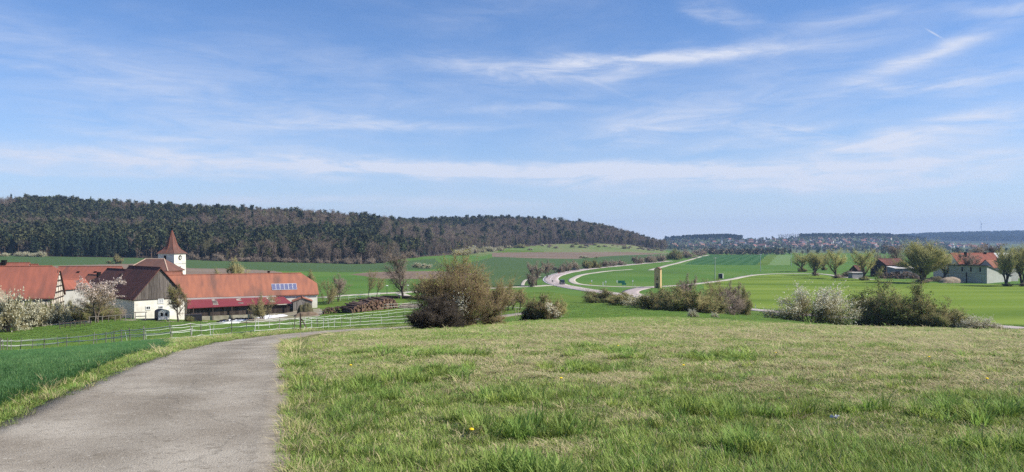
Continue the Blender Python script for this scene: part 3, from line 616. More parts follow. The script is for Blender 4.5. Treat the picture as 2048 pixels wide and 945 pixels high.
# prototypes used at mid distance
hdA = plant('hedge_a', 12, 3.0, 4.4, 'shrub', SHRUB, shoots=120, trunk=.05, stems=18, wy=4, twigs=2, tw=0.012, twl=0.5, bark=BARKD, twig=TWIGO, leaf=LEAFG, nleaf=1500, lsize=.10)
hdB = plant('hedge_b', 13, 3.2, 4.0, 'shrub', SHRUB, shoots=120, trunk=.05, stems=18, wy=4, twigs=2, tw=0.012, twl=0.5, bark=BARKD, twig=TWIGO, leaf=LEAFG, nleaf=1500, lsize=.11, top=2)
hdC = plant('hedge_c', 14, 3.0, 4.2, 'shrub', SHRUB, shoots=120, trunk=.05, stems=15, wy=4, twigs=1, tw=0.013, twl=0.5, bark=BARKD, twig=TWIGO, leaf=BLOSC, nleaf=2600, lsize=0.11, top=2, leafname='blossom')
hdP = plant('hedge_p', 15, 3.2, 4.0, 'shrub', SHRUB, shoots=120, trunk=.05, stems=18, wy=4, twigs=1, tw=0.011, twl=0.5, bark=BARKD, twig=TWIGP)
trU = plant('upright', 16, 8.0, 4.6, 'tree', UPRIGHT, trunk=.16, twigs=1, tw=0.012, twl=0.6, bark=BARKD, twig=TWIG, leaf=LEAFY, nleaf=350, lsize=.09)
trU2 = plant('upright_b', 26, 8.0, 5.0, 'tree', UPRIGHT, trunk=.16, stems=2, twigs=2, tw=0.012, twl=0.6, bark=BARKD, twig=TWIGP)
trS = plant('spreading', 17, 12.5, 7.0, 'tree', dict(SPREAD, start=(.28, .15, .1, 0), kids=(3.2, 2.2, 1.8, 0), ang=(.75, .7, .65, 0), rat=(.62, .5, .5, 0), trop=(.1, .06, .05, .02)), trunk=.36, twigs=2, tw=0.014, twl=0.7, bark=BARKD, twig=TWIGP)
trO = plant('orchard', 18, 4.2, 3.8, 'tree', SPREAD, trunk=0.19, twigs=2, tw=0.011, twl=.35, bark=BARKD, twig=TWIG, leaf=LEAFY, nleaf=1100, lsize=.08, top=1)
trO2 = plant('orchard_b', 28, 4.2, 3.8, 'tree', SPREAD, trunk=0.19, twigs=2, tw=0.011, twl=.35, bark=BARKD, twig=TWIG, leaf=BLOSP, nleaf=1200, lsize=.08, top=1, leafname='blossom')
trR = plant('round_bare', 19, 7.0, 8.0, 'shrub', dict(SHRUB, n=2, trop=(.04, .03, .02)), trunk=.10, stems=11, twigs=3, tw=0.013, twl=0.7, bark=BARK, twig=TWIGO)
trF = plant('round_far', 29, 7.0, 8.0, 'shrub', dict(SHRUB, n=2, trop=(.04, .03, .02)), trunk=.13, stems=11, twigs=3, tw=.034, twl=.8, bark=BARK, twig=TWIGO)
wil = plant('willow', 20, 11.5, 9.0, 'tree', WILLOW, trunk=0.5, twigs=1, tw=0.014, twl=0.95, bark=BARKD, twig=TWIGY, leaf=LEAFW, nleaf=1900, lsize=0.13, top=2)
wil2 = plant('willow_b', 21, 11.5, 8.0, 'tree', WILLOW, trunk=0.36, stems=3, twigs=1, tw=0.014, twl=.95, bark=BARKD, twig=TWIGY, leaf=LEAFW, nleaf=1900, lsize=0.13, top=2)
wil3 = plant('willow_c', 22, 16, 13.0, 'tree', dict(WILLOW, kids=(2.7, 2.5, 2.7, 0)), trunk=0.6, stems=3, twigs=1, tw=0.016, twl=1.1, bark=BARKD, twig=TWIGY, leaf=LEAFW, nleaf=3600, lsize=0.14, top=2)

# farm hedge at lower left
for px, d, w, top, kind, lb in (
        (-30, 118, 70, 580, hdC, 'white-flowering blackthorn at the left edge below the half-timbered barn'), (18, 116, 62, 582, hdC, 'broad white-flowering blackthorn under the small tan roof'),
        (58, 121, 40, 592, hdB, 'green-leaved shrub between two white blackthorns by the barn'), (78, 119, 42, 592, hdC, 'small white blackthorn in front of the dark barn wall'),
        (103, 124, 40, 596, hdB, 'olive shrub in front of the half-timbered wall'), (118, 121, 28, 594, hdC, 'narrow white-flowering bush beneath the timbered gable'),
        (140, 128, 46, 588, hdA, 'brown bare shrub below the small grey house'), (170, 129, 48, 592, hdA, 'brown bare shrub left of the blossoming cherry'),
        (205, 130, 46, 598, hdB, 'olive shrub under the blossoming cherry tree'), (232, 132, 36, 600, hdP, 'grey-brown shrub beside the barn\'s shaded wall')):
    d += 15 if px > 40 else 7; top += 12 if px > 40 else 5; s = spot(px, d); h = -(top - HZ) / F * d - s[2]; put(kind, 'garden_shrub', s, H_(w * (1.3 if px > 40 else 1.05), d) / 4.2, px * 1.3, lb, 'bush', 'shrubs along the farm garden', zs=h / 3.1)
chy = plant('cherry', 24, 6.5, 7.0, 'tree', SPREAD, trunk=.18, stems=2, twigs=1, tw=0.011, twl=.4, bark=BARK, twig=TWIG, leaf=BLOSP, nleaf=4200, lsize=.12, top=3, leafname='blossom')
s = spot(196, 136); put(chy, 'cherry_tree', s, H_(86, 136) / 7.0, .4, 'pinkish white blossoming cherry tree left of the plank barn', 'tree', zs=(-(559 - HZ) / F * 136 - s[2]) / 6.5)
s = spot(357, 143); put(trO, 'fruit_tree', s, H_(40, 143) / 3.8, 1, 'thin yellow-green tree at the barn\'s white corner', 'tree', zs=(-(568 - HZ) / F * 143 - s[2]) / 4.2)
s = spot(378, 146); put(hdB, 'garden_shrub', s, .42, 2, 'small fresh green shrub by the dark lean-to end', 'bush')
s = spot(530, 148); put(trR, 'goat_willow', s, H_(54, 148) / 8.0, 2, 'round brown-budded shrub in front of the red lean-to roof', 'bush', zs=(-(588 - HZ) / F * 148 - s[2]) / 7)
for px, d, w, top, kind, lb, nm in (
        (465, 232, 66, 521, trF, 'round bare tree rising behind the long tiled barn', 'bare_tree'), (618, 225, 30, 543, trF, 'small round tree behind the right end of the long barn', 'bare_tree'),
        (653, 186, 40, 560, trR, 'bare multi-stemmed tree nearest the long barn\'s right wall', 'bare_tree'), (676, 192, 36, 548, trU2, 'taller bare tree right of the multi-stemmed one by the fence', 'bare_tree'),
        (735, 192, 26, 538, trU, 'slender young tree behind the log stacks', 'young_tree'), (753, 205, 24, 552, trU, 'small young tree at the farm road right of the slender one', 'young_tree'),
        (806, 196, 56, 502, trS, 'large bare oak by the farm road junction', 'oak_tree'), (836, 205, 22, 570, trO2, 'little white-flowering tree beside the farm road junction', 'fruit_tree'),
        (838, 190, 34, 588, hdB, 'low green shrub at the road fork behind the logs', 'bush'), (590, 181, 10, 606, hdA, 'dark little shrub beside the wooden shed', 'bush')):
    s = spot(px, d); top_z = -(top - HZ) / F * d; me_h = {id(trR): (7, 8), id(trF): (7, 8), id(trU): (8, 4.6), id(trU2): (8, 5), id(trS): (12.5, 7), id(trO2): (4.2, 3.8), id(hdB): (3.2, 4), id(hdA): (3, 4.4)}[id(kind)]
    put(kind, nm, s, H_(w, d) / me_h[1], px * .7, lb, 'bush' if nm == 'bush' else 'tree', zs=(top_z - s[2]) / me_h[0])
# orchard between the two crest bushes
for k, (px, py, top, w, kind, lb) in enumerate(((988, 616, 582, 26, trO, 'small orchard tree closest to the tall thicket'), (1001, 640, 574, 48, trO, 'forked orchard tree with pale stake beside the path'), (1006, 621, 585, 22, trO2, 'thin orchard tree just behind the staked one'),
        (1016, 623, 580, 30, trO2, 'dark-stemmed orchard tree with a few pale blossoms'), (1025, 620, 574, 36, trO, 'taller orchard tree left of the rounded bush'), (1040, 621, 583, 26, trO, 'slim orchard tree touching the rounded bush'), (960, 610, 580, 40, trO2, 'orchard tree half hidden by the tall thicket'))):
    s = at(px, py); put(kind, 'orchard_tree', s, H_(w, s[1]) / 3.8, k * 1.1, lb, 'tree', 'orchard trees by the path', zs=H_(py - top, s[1]) / 4.2)
st_ = MB(); st_.tube([(0, 0, 0), (0, 0, 1.7)], .035, 6); me_stake = st_.mesh('stake', mat('pale_stake_wood', (.42, .36, .26), rough=.9))
for px, py, lb in ((1003, 641, 'pale wooden stake beside the forked orchard tree'), (1031, 638, 'left one of two short stakes before the rounded bush'), (1036, 638, 'right one of two short stakes before the rounded bush')):
    s = at(px, py); tag(obj('wooden_stake', me_stake, None, (s[0], s[1], s[2] - .1)), lb, 'stake')
# hedge below the road, right of centre
for k, (px, py, w, top, kind, lb) in enumerate((
        (1205, 606, 62, 577, hdA, 'round brown bush at the left end of the roadside hedge'), (1246, 611, 60, 584, hdA, 'second brown bush of the roadside hedge'), (1284, 616, 56, 590, hdC, 'pale blossom-flecked bush in the roadside hedge'),
        (1318, 621, 56, 580, hdB, 'olive bush of the hedge under the yellow tower'), (1352, 624, 60, 574, hdA, 'brown bush in the middle of the roadside hedge'), (1390, 627, 56, 580, hdB, 'greenish bush right of the hedge middle'),
        (1424, 629, 50, 584, hdA, 'low brown bush under the pair of hedge trees'), (1462, 631, 54, 585, hdP, 'dark brown bush near the right end of the hedge'), (1486, 632, 26, 574, hdA, 'narrow bush ending the hedge at the grey road'))):
    s = at(px, py); put(kind, 'hedge_bush', s, H_(w * 1.35, s[1]) / 4.2, k * 1.7, lb, 'bush', 'bushes of the roadside hedge', zs=H_(py - top, s[1]) / 3.1)
for k, (px, py, w, top, kind, lb) in enumerate(((1341, 622, 34, 566, trU, 'slim bare tree in the hedge right of the yellow tower'), (1362, 622, 30, 562, trU2, 'twin-stemmed bare tree rising from the hedge'), (1377, 623, 36, 548, trU2, 'tallest bare tree of the roadside hedge'),
        (1412, 627, 30, 574, trU, 'short bare tree between hedge bushes'), (1446, 628, 52, 555, trU, 'broad bare tree near the hedge\'s right end'), (1463, 629, 44, 562, trU2, 'bare tree crowding the broad one in the hedge'), (1485, 630, 26, 572, trU2, 'small last tree of the hedge beside the road'))):
    s = at(px, py); put(kind, 'hedge_tree', s, H_(w, s[1]) / 4.8, k * 2.1, lb, 'tree', 'bare trees in the roadside hedge', zs=H_(py - top, s[1]) / 8)
# trees and bushes along the far side of the highway
for k, (px, py, w, top, kind, lb) in enumerate((
        (1073, 572, 36, 522, trU2, 'broad bare tree left of the highway bend'), (1094, 556, 28, 520, trU2, 'bare tree right behind the broad one at the bend'), (1062, 574, 20, 545, hdP, 'brown bush at the foot of the bend trees'),
        (1118, 546, 18, 531, hdP, 'low brown bush at the dark road sign'), (1134, 543, 24, 522, hdP, 'brown bush left of the far dark car'), (1151, 541, 22, 521, hdP, 'tall brown bush right above the far dark car'),
        (1173, 538, 20, 521, hdB, 'olive bush past the far dark car'), (1188, 537, 24, 521, hdB, 'olive bush in the gap of the highway hedge'), (1207, 535, 22, 520, hdP, 'reddish bush in the middle of the highway hedge'),
        (1226, 533, 22, 520, hdP, 'reddish bush further along the highway hedge'), (1243, 531, 20, 520, hdP, 'small reddish bush along the highway hedge'), (1275, 528, 26, 511, hdP, 'brown bush where the highway runs straight'),
        (1297, 526, 28, 509, hdP, 'bushy brown growth above the yellow tower'), (1318, 524, 28, 508, hdP, 'brown bush close to the highway end'), (1350, 520, 32, 500, hdB, 'green-brown clump at the highway end'),
        (1376, 517, 34, 499, hdP, 'brown clump beside the pale field track'), (1398, 512, 28, 498, hdP, 'last brown clump above the pale field track'))):
    s = at(px, py); big_ = kind is trU2; put(kind, 'roadside_tree' if big_ else 'roadside_bush', s, H_(w, s[1]) / (5 if big_ else 4.0), k * 1.3, lb, 'tree' if big_ else 'bush', 'growth along the far side of the highway', zs=H_(py - top, s[1]) / (8 if big_ else 3.1))
# willows and other trees before the right-hand farm
for k, (px, py, w, top, kind, nm, lb) in enumerate((
        (1603, 544, 42, 503, wil, 'willow_tree', 'leftmost pale willow at the end of the field lane'), (1630, 552, 36, 504, wil2, 'willow_tree', 'narrow willow standing in front of the leftmost one'), (1647, 541, 26, 505, wil2, 'willow_tree', 'dark-stemmed willow between two yellow-green ones'),
        (1672, 557, 50, 497, wil, 'willow_tree', 'leaning willow left of the dark wooden shed'), (1728, 561, 50, 496, wil, 'willow_tree', 'round willow before the dark wooden shed'), (1846, 566, 86, 481, wil3, 'willow_tree', 'huge three-trunked willow beside the wood piles'),
        (1808, 556, 26, 519, wil2, 'willow_tree', 'small yellow willow against the dark shed'), (1888, 561, 44, 508, wil, 'willow_tree', 'low yellow-green willow left of the pale barn'), (2012, 573, 42, 494, wil2, 'willow_tree', 'leaning willow in front of the pale barn\'s right end'), (2044, 573, 50, 490, wil2, 'willow_tree', 'willow cut by the right edge beside the pale barn'), (2085, 570, 60, 495, wil, 'willow_tree', 'willow beyond the leaning pair by the pale barn'))):
    s = at(px, py); hh = {id(wil): (11.5, 9), id(wil2): (11.5, 8), id(wil3): (16, 13)}[id(kind)]
    put(kind, nm, s, H_(w, s[1]) / hh[1], k * 2.4, lb, 'tree', 'willows in front of the right-hand farm', zs=H_(py - top, s[1]) / hh[0])
    q = (s[0], s[1] - .6, float(hz(s[0], s[1] - .6)))
    put(hdP if k % 2 else hdA, 'root_suckers', q, H_(w * .42, s[1]) / 4.2, k, 'dark root sprouts below the ' + lb.split(' at ')[0].split(' standing')[0].split(' before')[0].split(' beside')[0], 'bush', 'sprouts at the willow feet', zs=H_(9, s[1]) / 3.0)
for px, d, w, top, kind, wd_, hh, lb in ((1802, 430, 40, 488, trS, 7, 12.5, 'purple-brown bare tree rising behind the dark shed'), (1936, 352, 40, 500, trU2, 5, 8, 'bare tree before the red farm roofs'), (1955, 372, 36, 497, trU2, 5, 8, 'second bare tree among the red farm roofs'),
        (1972, 440, 40, 488, trS, 7, 12.5, 'dark bare tree left behind the farmyard'), (1996, 450, 44, 486, trS, 7, 12.5, 'dark bare tree right behind the farmyard'), (1760, 500, 26, 500, hdP, 4, 3.2, 'faint brown tree left of the dark shed'), (2025, 400, 24, 500, hdB, 4, 3.2, 'dark green clump behind the white roof')):
    s = spot(px, d); put(kind, 'bare_tree', s, H_(w, d) / wd_, px, lb, 'tree', zs=(-(top - HZ) / F * d - s[2]) / hh)
# lone trees in the fields
s = at(230, 528); put(trF, 'field_tree', s, H_(24, s[1]) / 8, 0, 'lone bare tree in the green field below the forest', 'tree', zs=H_(19, s[1]) / 7)
for px, py, w, h, lb in ((832, 536, 22, 10, 'left half of the pale flowering mound behind the oak'), (850, 537, 24, 9, 'right half of the pale flowering mound behind the oak'), (1164, 517, 14, 6, 'white-flowering bush on the ploughed field\'s edge'), (1174, 517, 9, 4, 'pale bush right beside the white one on the ploughed edge')):
    s = at(px, py); put(hdC, 'blackthorn_bush', s, H_(w, s[1]) / 4.2, px, lb, 'bush', zs=H_(h, s[1]) / 3)
s = at(1193, 517); put(hdA, 'field_bush', s, H_(5, s[1]) / 4.2, 0, 'dark little bush at the ploughed field edge', 'bush')

# ------------------------------------------------------------------ the forest on the ridge
FB = mat('pine_trunk', (.20, .13, .09), (.13, .10, .08), scale=.4, coord='Object', rough=1, rnd=.25)
PINE = mat('pine_needles', (.044, .052, .024), (.072, .078, .035), scale=.35, coord='Object', rough=1, rnd=.42, hue=.035)
SPRU = mat('spruce_needles', (.028, .042, .026), (.044, .058, .032), scale=.35, coord='Object', rough=1, rnd=.25, hue=.02)
BEE = mat('beech_twigs', (.115, .090, .070), (.155, .120, .092), scale=.3, coord='Object', rough=1, rnd=.25, hue=.015)
BEE2 = mat('greening_twigs', (.13, .125, .06), (.17, .15, .08), scale=.3, coord='Object', rough=1, rnd=.25)
BTR = mat('beech_trunk', (.24, .21, .175), (.32, .28, .24), scale=.4, coord='Object', rough=1, rnd=.25)
def conifer(seed, h, kind):
    rng = np.random.default_rng(seed); tr = [(0, 0, -1, .15, .1, h * .5, .24, .19), (.15, .1, h * .5, .1, 0, h * .97, .19, .04)]; C = []; Z = []
    if kind == 'pine':
        for k in range(18):
            t = rng.random(); z = h * (.5 + .48 * t); r = (1 - abs(t - .35) * 1.15) * h * .16; a = rng.random() * 6.28; rr = r * math.sqrt(rng.random())
            c = np.array([rr * math.cos(a), rr * math.sin(a), z]); n = 15; C.append(c + rng.normal(size=(n, 3)) * np.array([1.0, 1.0, .5]) * h * .06)
            tr.append((0, 0, z - h * .04, *c, .07, .03))
        C = np.concatenate(C); sz = h * .062
    else:
        n = 300; t = rng.random(n) ** .75; z = h * (.10 + .90 * (1 - t)); r = t * h * .17 * (.55 + .45 * rng.random(n)) + .1; a = rng.random(n) * 6.28
        C = np.stack([r * np.cos(a), r * np.sin(a), z], 1); sz = h * .058
    tv, tq = tubes(tr, 5); fv, ff = flakes(C, sz, rng, .4)
    if kind == 'spruce':
        fv = fv.reshape(-1, 4, 3); fv[:, :, 2] -= np.hypot(fv[:, :, 0] - 0, fv[:, :, 1]) * .12; fv = fv.reshape(-1, 3)
    return [('trunk', mesh_np('trunk', tv, [(tq, 0)], [FB])), ('crown', mesh_np('crown', fv, [(ff, 0)], [PINE if kind == 'pine' else SPRU]))]
def beech(seed, h, w, tm):
    rng = np.random.default_rng(seed)
    P = dict(n=2, seg=(5, 4, 3), wob=(.05, .14, .18), trop=(.05, .09, .05), start=(.38, .2, 0), kids=(3, 2.4, 0), ang=(.6, .6, 0), rat=(.42, .5, 0), tap=(.75, .85, .9))
    lv = fit(grow(rng, [((0, 0, -.5), (rng.normal(0, .04), rng.normal(0, .04), 1), h * .8, .24)], P), h, w)
    tv, tq = tubes(np.concatenate(lv[:1]), 5); term = np.concatenate(lv[1:]); nt = 850; sel = rng.integers(0, len(term), nt); t = rng.random(nt)[:, None]
    a0 = term[sel, :3] * (1 - t) + term[sel, 3:6] * t; dv = rng.normal(0, .6, (nt, 3)) + np.array([0, 0, .55]); dv /= np.linalg.norm(dv, axis=1)[:, None]; a1 = a0 + dv * (1.9 * (.5 + rng.random(nt)))[:, None]
    sv, sf = spikes(a0, a1, .055); bv, bq = tubes(term, 3)
    return [('trunk', mesh_np('trunk', tv, [(tq, 0)], [BTR])), ('crown', mesh_np('crown', np.concatenate([bv, sv]), [(bq, 0), (sf + len(bv), 0)], [tm]))]
def joined(parts):
    V_, G, M_, n = [], [], [], 0
    for i, (_, me) in enumerate(parts):
        v = np.empty(len(me.vertices) * 3, np.float32); me.vertices.foreach_get('co', v); v = v.reshape(-1, 3); V_.append(v)
        by = {}
        for p in me.polygons: by.setdefault(len(p.vertices), []).append([q + n for q in p.vertices])
        G += [(np.array(f), i) for f in by.values()]; M_.append(me.materials[0]); n += len(v)
    return mesh_np('tree', np.concatenate(V_), G, M_)
KIT = [conifer(100 + i, h, 'pine') for i, h in enumerate((20, 22, 18, 21))] + [conifer(200 + i, h, 'spruce') for i, h in enumerate((21, 19, 23))] + [beech(300 + i, h, w, tm) for i, (h, w, tm) in enumerate(((18, 7.5, BEE), (20, 8.5, BEE), (17, 7, BEE), (18, 8, BEE2)))]
KITJ = [joined(k) for k in KIT]
KN = ['pine_tree'] * 4 + ['spruce_tree'] * 3 + ['beech_tree'] * 3 + ['birch_tree']
fr = np.random.default_rng(77)
EPX = [-900, -400, 0, 130, 450, 600, 720, 770, 800, 850, 930, 1000, 1100, 1200, 1280, 1330]; ED = [560, 600, 645, 650, 656, 665, 672, 690, 770, 860, 985, 1160, 1280, 1325, 1380, 1430]
def edge(px): return np.interp(px, EPX, ED)
def farlim(px): return np.interp(px, [-900, 700, 800, 1000, 1200, 1330], [1230, 1270, 1480, 1640, 1640, 1600])
gx, gy = np.meshgrid(np.arange(-720, 380, 5.7), np.arange(560, 1660, 5.7)); gx = gx.ravel() + fr.uniform(-2.6, 2.6, gx.size); gy = gy.ravel() + fr.uniform(-2.6, 2.6, gy.size)
gp = CX + gx / gy * F; dep = gy - edge(gp); ok = (gp > -420) & (gp < 1332) & (dep > 0) & (gy < farlim(gp)) & (fr.random(gx.size) < .93)
gx, gy, gp, dep = gx[ok], gy[ok], gp[ok], dep[ok]; gzz = hz(gx, gy)
n1 = fbm(gx * .011 + 3, gy * .008 + 5, 3); up_ = (gy - edge(gp)) / (farlim(gp) - edge(gp))
pb = np.where(gp < 760, np.clip((n1 - .56) * 7 + .13 - .25 * (np.abs(up_ - .55) > .38), .04, .92), np.where(up_ < .62, .88, .25)); pb = np.where((gp < 860) & (gp > 730) & (dep < 120), .35, pb)
front_spruce = (gp > 118) & (gp < 268) & (dep < 45)
ty = np.where(fr.random(gx.size) < pb, fr.choice([7, 8, 9, 7, 8, 9, 10], gx.size), np.where(fr.random(gx.size) < .2, fr.integers(4, 7, gx.size), fr.integers(0, 4, gx.size)))
ty = np.where(front_spruce, fr.integers(4, 7, gx.size), ty); ty = np.where((gp > 268) & (gp < 560) & (dep < 22) & (fr.random(gx.size) < .6), fr.choice([7, 8, 10], gx.size), ty)
ty = np.where((gp > 560) & (gp < 800) & (dep < 16) & (fr.random(gx.size) < .8), fr.choice([7, 8, 9], gx.size), ty)
scz = fr.uniform(.60, 1.04, gx.size) * np.where(fr.random(gx.size) < .05, 1.12, 1); rz = fr.uniform(0, 6.28, gx.size)
order = np.argsort(dep + fr.uniform(0, 4, gx.size) + np.where((gp < -20) | (gp > 1320), 1e5, 0)); ind = order[:290]; rest = order[290:]
LBL = {'pine_tree': 'tall dark green pine at the front edge of the ridge forest', 'spruce_tree': 'dense dark spruce at the front edge of the ridge forest', 'beech_tree': 'bare brownish beech at the front edge of the ridge forest', 'birch_tree': 'bare olive-tinted birch at the front edge of the ridge forest'}
for i in ind:
    k = ty[i]; p_ = gp[i]; w_ = next(b for a, b in ((115, 'behind the pale blossom strip'), (268, 'in the dense block left of the church'), (330, 'just left of the church spire'), (430, 'just right of the church spire'), (620, 'above the long barn roof'), (770, 'left of the big oak'), (870, 'right of the big oak'), (1010, 'above the tall thicket'), (1120, 'at the left of the beech hill'), (1230, 'in the middle of the beech hill'), (9999, 'at the right end of the beech hill')) if p_ < a)
    put(KIT[k], KN[k], (gx[i], gy[i], gzz[i]), scz[i], rz[i], LBL[KN[k]].replace('at the front edge of the ridge forest', 'on the forest edge ' + w_), 'tree', 'trees along the forest edge, ' + KN[k].split('_')[0])
pts = np.stack([gx, gy, gzz], 1)[rest]; z0 = np.zeros(len(rest))
scatter('forest', pts, np.stack([z0, z0, rz[rest]], 1), np.stack([scz[rest], scz[rest], scz[rest] * fr.uniform(.9, 1.12, len(rest))], 1), ty[rest], KITJ, 'dark mixed forest of pines and bare beeches covering the ridge', cat='forest')

# scrub on the grassy slope under the ridge and along the forest edge
sr = np.random.default_rng(9)
def scrub(n, px0, px1, d0, d1, kinds, lb, group, wmin=3, wmax=7, hmax=.8):
    for _ in range(n):
        px = sr.uniform(px0, px1); e = float(edge(px)); d = e + sr.uniform(d0, d1); s = spot(px, d); k = kinds[sr.integers(len(kinds))]; w = sr.uniform(wmin, wmax)
        put(k, 'scrub_bush', s, w / 4.2, sr.uniform(0, 6), lb[id(k)] + (' left of the church' if px < 330 else ' right of the church' if px < 460 else ' above the long barn' if px < 640 else ' beside the big oak' if px < 840 else ' above the thicket' if px < 1010 else ', left part' if px < 1120 else ', middle part' if px < 1230 else ', right part'), 'bush', group, zs=w / 4.2 * sr.uniform(.55, hmax))
lbS = {id(hdC): 'pale flowering scrub bush on the slope under the ridge', id(hdP): 'grey-brown scrub bush on the slope under the ridge', id(hdB): 'olive scrub bush on the slope under the ridge'}
scrub(34, 925, 1010, -75, 25, (hdC, hdP, hdB, hdC), lbS, 'scrub on the grassy slope', 5, 12); scrub(40, 1010, 1330, -95, 5, (hdC, hdP, hdB, hdP), lbS, 'scrub on the grassy slope', 4, 10, .7)
lbE = {id(hdC): 'pale flowering bush in front of the ridge forest', id(hdP): 'brown undergrowth bush in front of the ridge forest', id(hdA): 'brown bare bush in front of the ridge forest'}
scrub(18, -20, 92, -14, -4, (hdC,), lbE, 'bushes at the forest foot', 5, 9, .7); scrub(45, 330, 830, -7, 3, (hdP, hdP, hdP), lbE, 'bushes at the forest foot', 5, 11, 1.1)
scrub(14, 900, 990, -60, -10, (hdC,), lbE, 'bushes at the forest foot', 8, 16, .8)
s = at(1040, 496); put(hdB, 'scrub_bush', s, H_(24, s[1]) / 4, 0, 'wide dark green bush on the bright slope meadow', 'bush', zs=H_(8, s[1]) / 3.2)

# ------------------------------------------------------------------ far town, far woods
tr_ = np.random.default_rng(21)
WALLS = [mat('plaster_white', (.56, .54, .50), rough=.9), mat('plaster_cream', (.46, .42, .34), rough=.9), mat('plaster_grey', (.5, .49, .48), rough=.9)]
ROOFS = [mat('roof_red_far', (.24, .11, .09), rough=.9), mat('roof_brown_far', (.20, .12, .10), rough=.9), mat('roof_slate_far', (.12, .12, .14), rough=.9), mat('roof_orange_far', (.30, .16, .12), rough=.9)]
def town_mesh(w, r, L, W, hw, hr):
    mb = MB(); mb.prism([(-L / 2, -W / 2, -4), (-L / 2, W / 2, -4), (-L / 2, W / 2, hw), (-L / 2, 0, hw + hr), (-L / 2, -W / 2, hw)], (L, 0, 0), 0)
    for s in (-1, 1): mb.slab([(-L / 2 - .4, s * (W / 2 + .5), hw - .3), (L / 2 + .4, s * (W / 2 + .5), hw - .3), (L / 2 + .4, 0, hw + hr + .25), (-L / 2 - .4, 0, hw + hr + .25)], .2, 1)
    for k in (-1, 0, 1): mb.box((k * L * .3, -W / 2, hw * .55), (1.2, .1, 1.5), 2); mb.box((L / 2, k * W * .28, hw * .55), (.1, 1.1, 1.4), 2)
    return mb.mesh('town_house', [WALLS[w], ROOFS[r], mat('far_window_glass', (.05, .06, .07), rough=.3)])
TM = [[town_mesh(w, r, 13 + 2 * w, 10, 5.5, 4.8) for w in range(3)] for r in range(4)]
RN_ = ['red', 'brown', 'slate grey', 'orange']; WN_ = ['white', 'cream', 'grey']
hb = []
for _ in range(270):
    t = tr_.random(); px = tr_.normal(1600, 130) if t < .72 else (tr_.uniform(1345, 1860) if t < .9 else tr_.uniform(1880, 2000)); d = tr_.uniform(2150, 2900) if px < 1870 else tr_.uniform(2600, 3100)
    if not 1335 < px < 2040: continue
    w = int(tr_.choice([0, 0, 1, 2])); r = int(tr_.choice([0, 1, 2, 3, 0, 1])); s = spot(px, d); o = obj('town_house', TM[r][w], None, s, (0, 0, tr_.uniform(0, 3.14))); o.scale = (tr_.uniform(.65, 1.1),) * 3
    tag(o, 'tiny far %s house with %s roof %s of the town' % (WN_[w], RN_[r], 'at the left end' if px < 1480 else 'left of the middle' if px < 1590 else 'right of the middle' if px < 1700 else 'at the right end'), 'house', 'houses of the far town')
s = spot(1443.5, 2500); tw = MB(); tw.box((0, 0, 8), (6, 6, 24), 0); tw.prism([(-3.5, -3.5, 20), (3.5, -3.5, 20), (3.5, 3.5, 20), (-3.5, 3.5, 20)], (0, 0, .6), 1); tw.add([(-3.5, -3.5, 20.6), (3.5, -3.5, 20.6), (3.5, 3.5, 20.6), (-3.5, 3.5, 20.6), (0, 0, 36)], [(0, 1, 4), (1, 2, 4), (2, 3, 4), (3, 0, 4)], 1)
tag(tw.build('town_church', [WALLS[0], ROOFS[2]], None, s), 'far white steeple rising over the town roofs', 'church')
def clump(seed, h, w, m, n=70):
    rng = np.random.default_rng(seed); c = rng.normal(size=(n, 3)); c /= np.linalg.norm(c, axis=1)[:, None]; c *= (rng.random(n) ** .4)[:, None]; c = c * np.array([w / 2, w / 2, h / 2]) + np.array([0, 0, h * .55])
    v, f = flakes(c, w * .24, rng); return mesh_np('far_tree', v, [(f, 0)], [m])
FG = [clump(i, h, w, m) for i, (h, w, m) in enumerate(((10, 10, mat('far_crown_green', (.12, .15, .08), rough=1, rnd=.35, hue=.03)), (12, 9, mat('far_crown_brown', (.17, .14, .105), rough=1, rnd=.3)), (7, 9, mat('far_crown_pale', (.26, .26, .17), rough=1, rnd=.3)), (17, 11, mat('far_conifer', (.028, .036, .026), rough=1, rnd=.3))))]
def spray(name, n, px0, px1, d0, d1, kinds, label, cond=None, s0=.7, s1=1.3):
    px = tr_.uniform(px0, px1, n); d = tr_.uniform(d0, d1, n)
    if cond is not None: k = cond(px, d); px, d = px[k], d[k]
    x = (px - CX) / F * d; z = hz(x, d); m = len(x); s = tr_.uniform(s0, s1, m)
    scatter(name, np.stack([x, d, z], 1), np.stack([np.zeros(m), np.zeros(m), tr_.uniform(0, 6.28, m)], 1), s, tr_.choice(kinds, m), FG, label, cat='trees')
spray('town_trees', 1500, 1320, 1900, 1950, 3150, [0, 0, 0, 1, 1, 2], 'garden trees and hedges dotted through the far town', s0=.5, s1=1.15)
spray('hilltop_wood', 900, 1330, 1483, 2950, 3350, [3], 'dark wooded cap on the hill left of the town', lambda p, d: (d > 3320 - 330 * np.clip((p - 1330) / 90, 0, 1)))
spray('hilltop_wood', 900, 1600, 1850, 3130, 3420, [3, 3, 1], 'dark line of wood along the hill above the town')
spray('far_forest', 5200, 1770, 2250, 4100, 5700, [3, 3, 3, 1], 'blue-dark forest covering the far hill at the right', lambda p, d: d > np.interp(p, [1770, 1850, 1900, 2250], [5200, 4700, 4250, 4150]), 1.1, 1.9)
spray('valley_bushes', 260, 1560, 2200, 900, 1900, [0, 0, 1, 1], 'strip of bushes across the far valley floor', lambda p, d: (np.abs(d - 1250) < 90) | (d > 1650), .5, 1.0)
spray('valley_bushes', 90, 1400, 1570, 1080, 1220, [1, 1, 0], 'brownish belt of bushes behind the dark crop field', None, .5, .9)
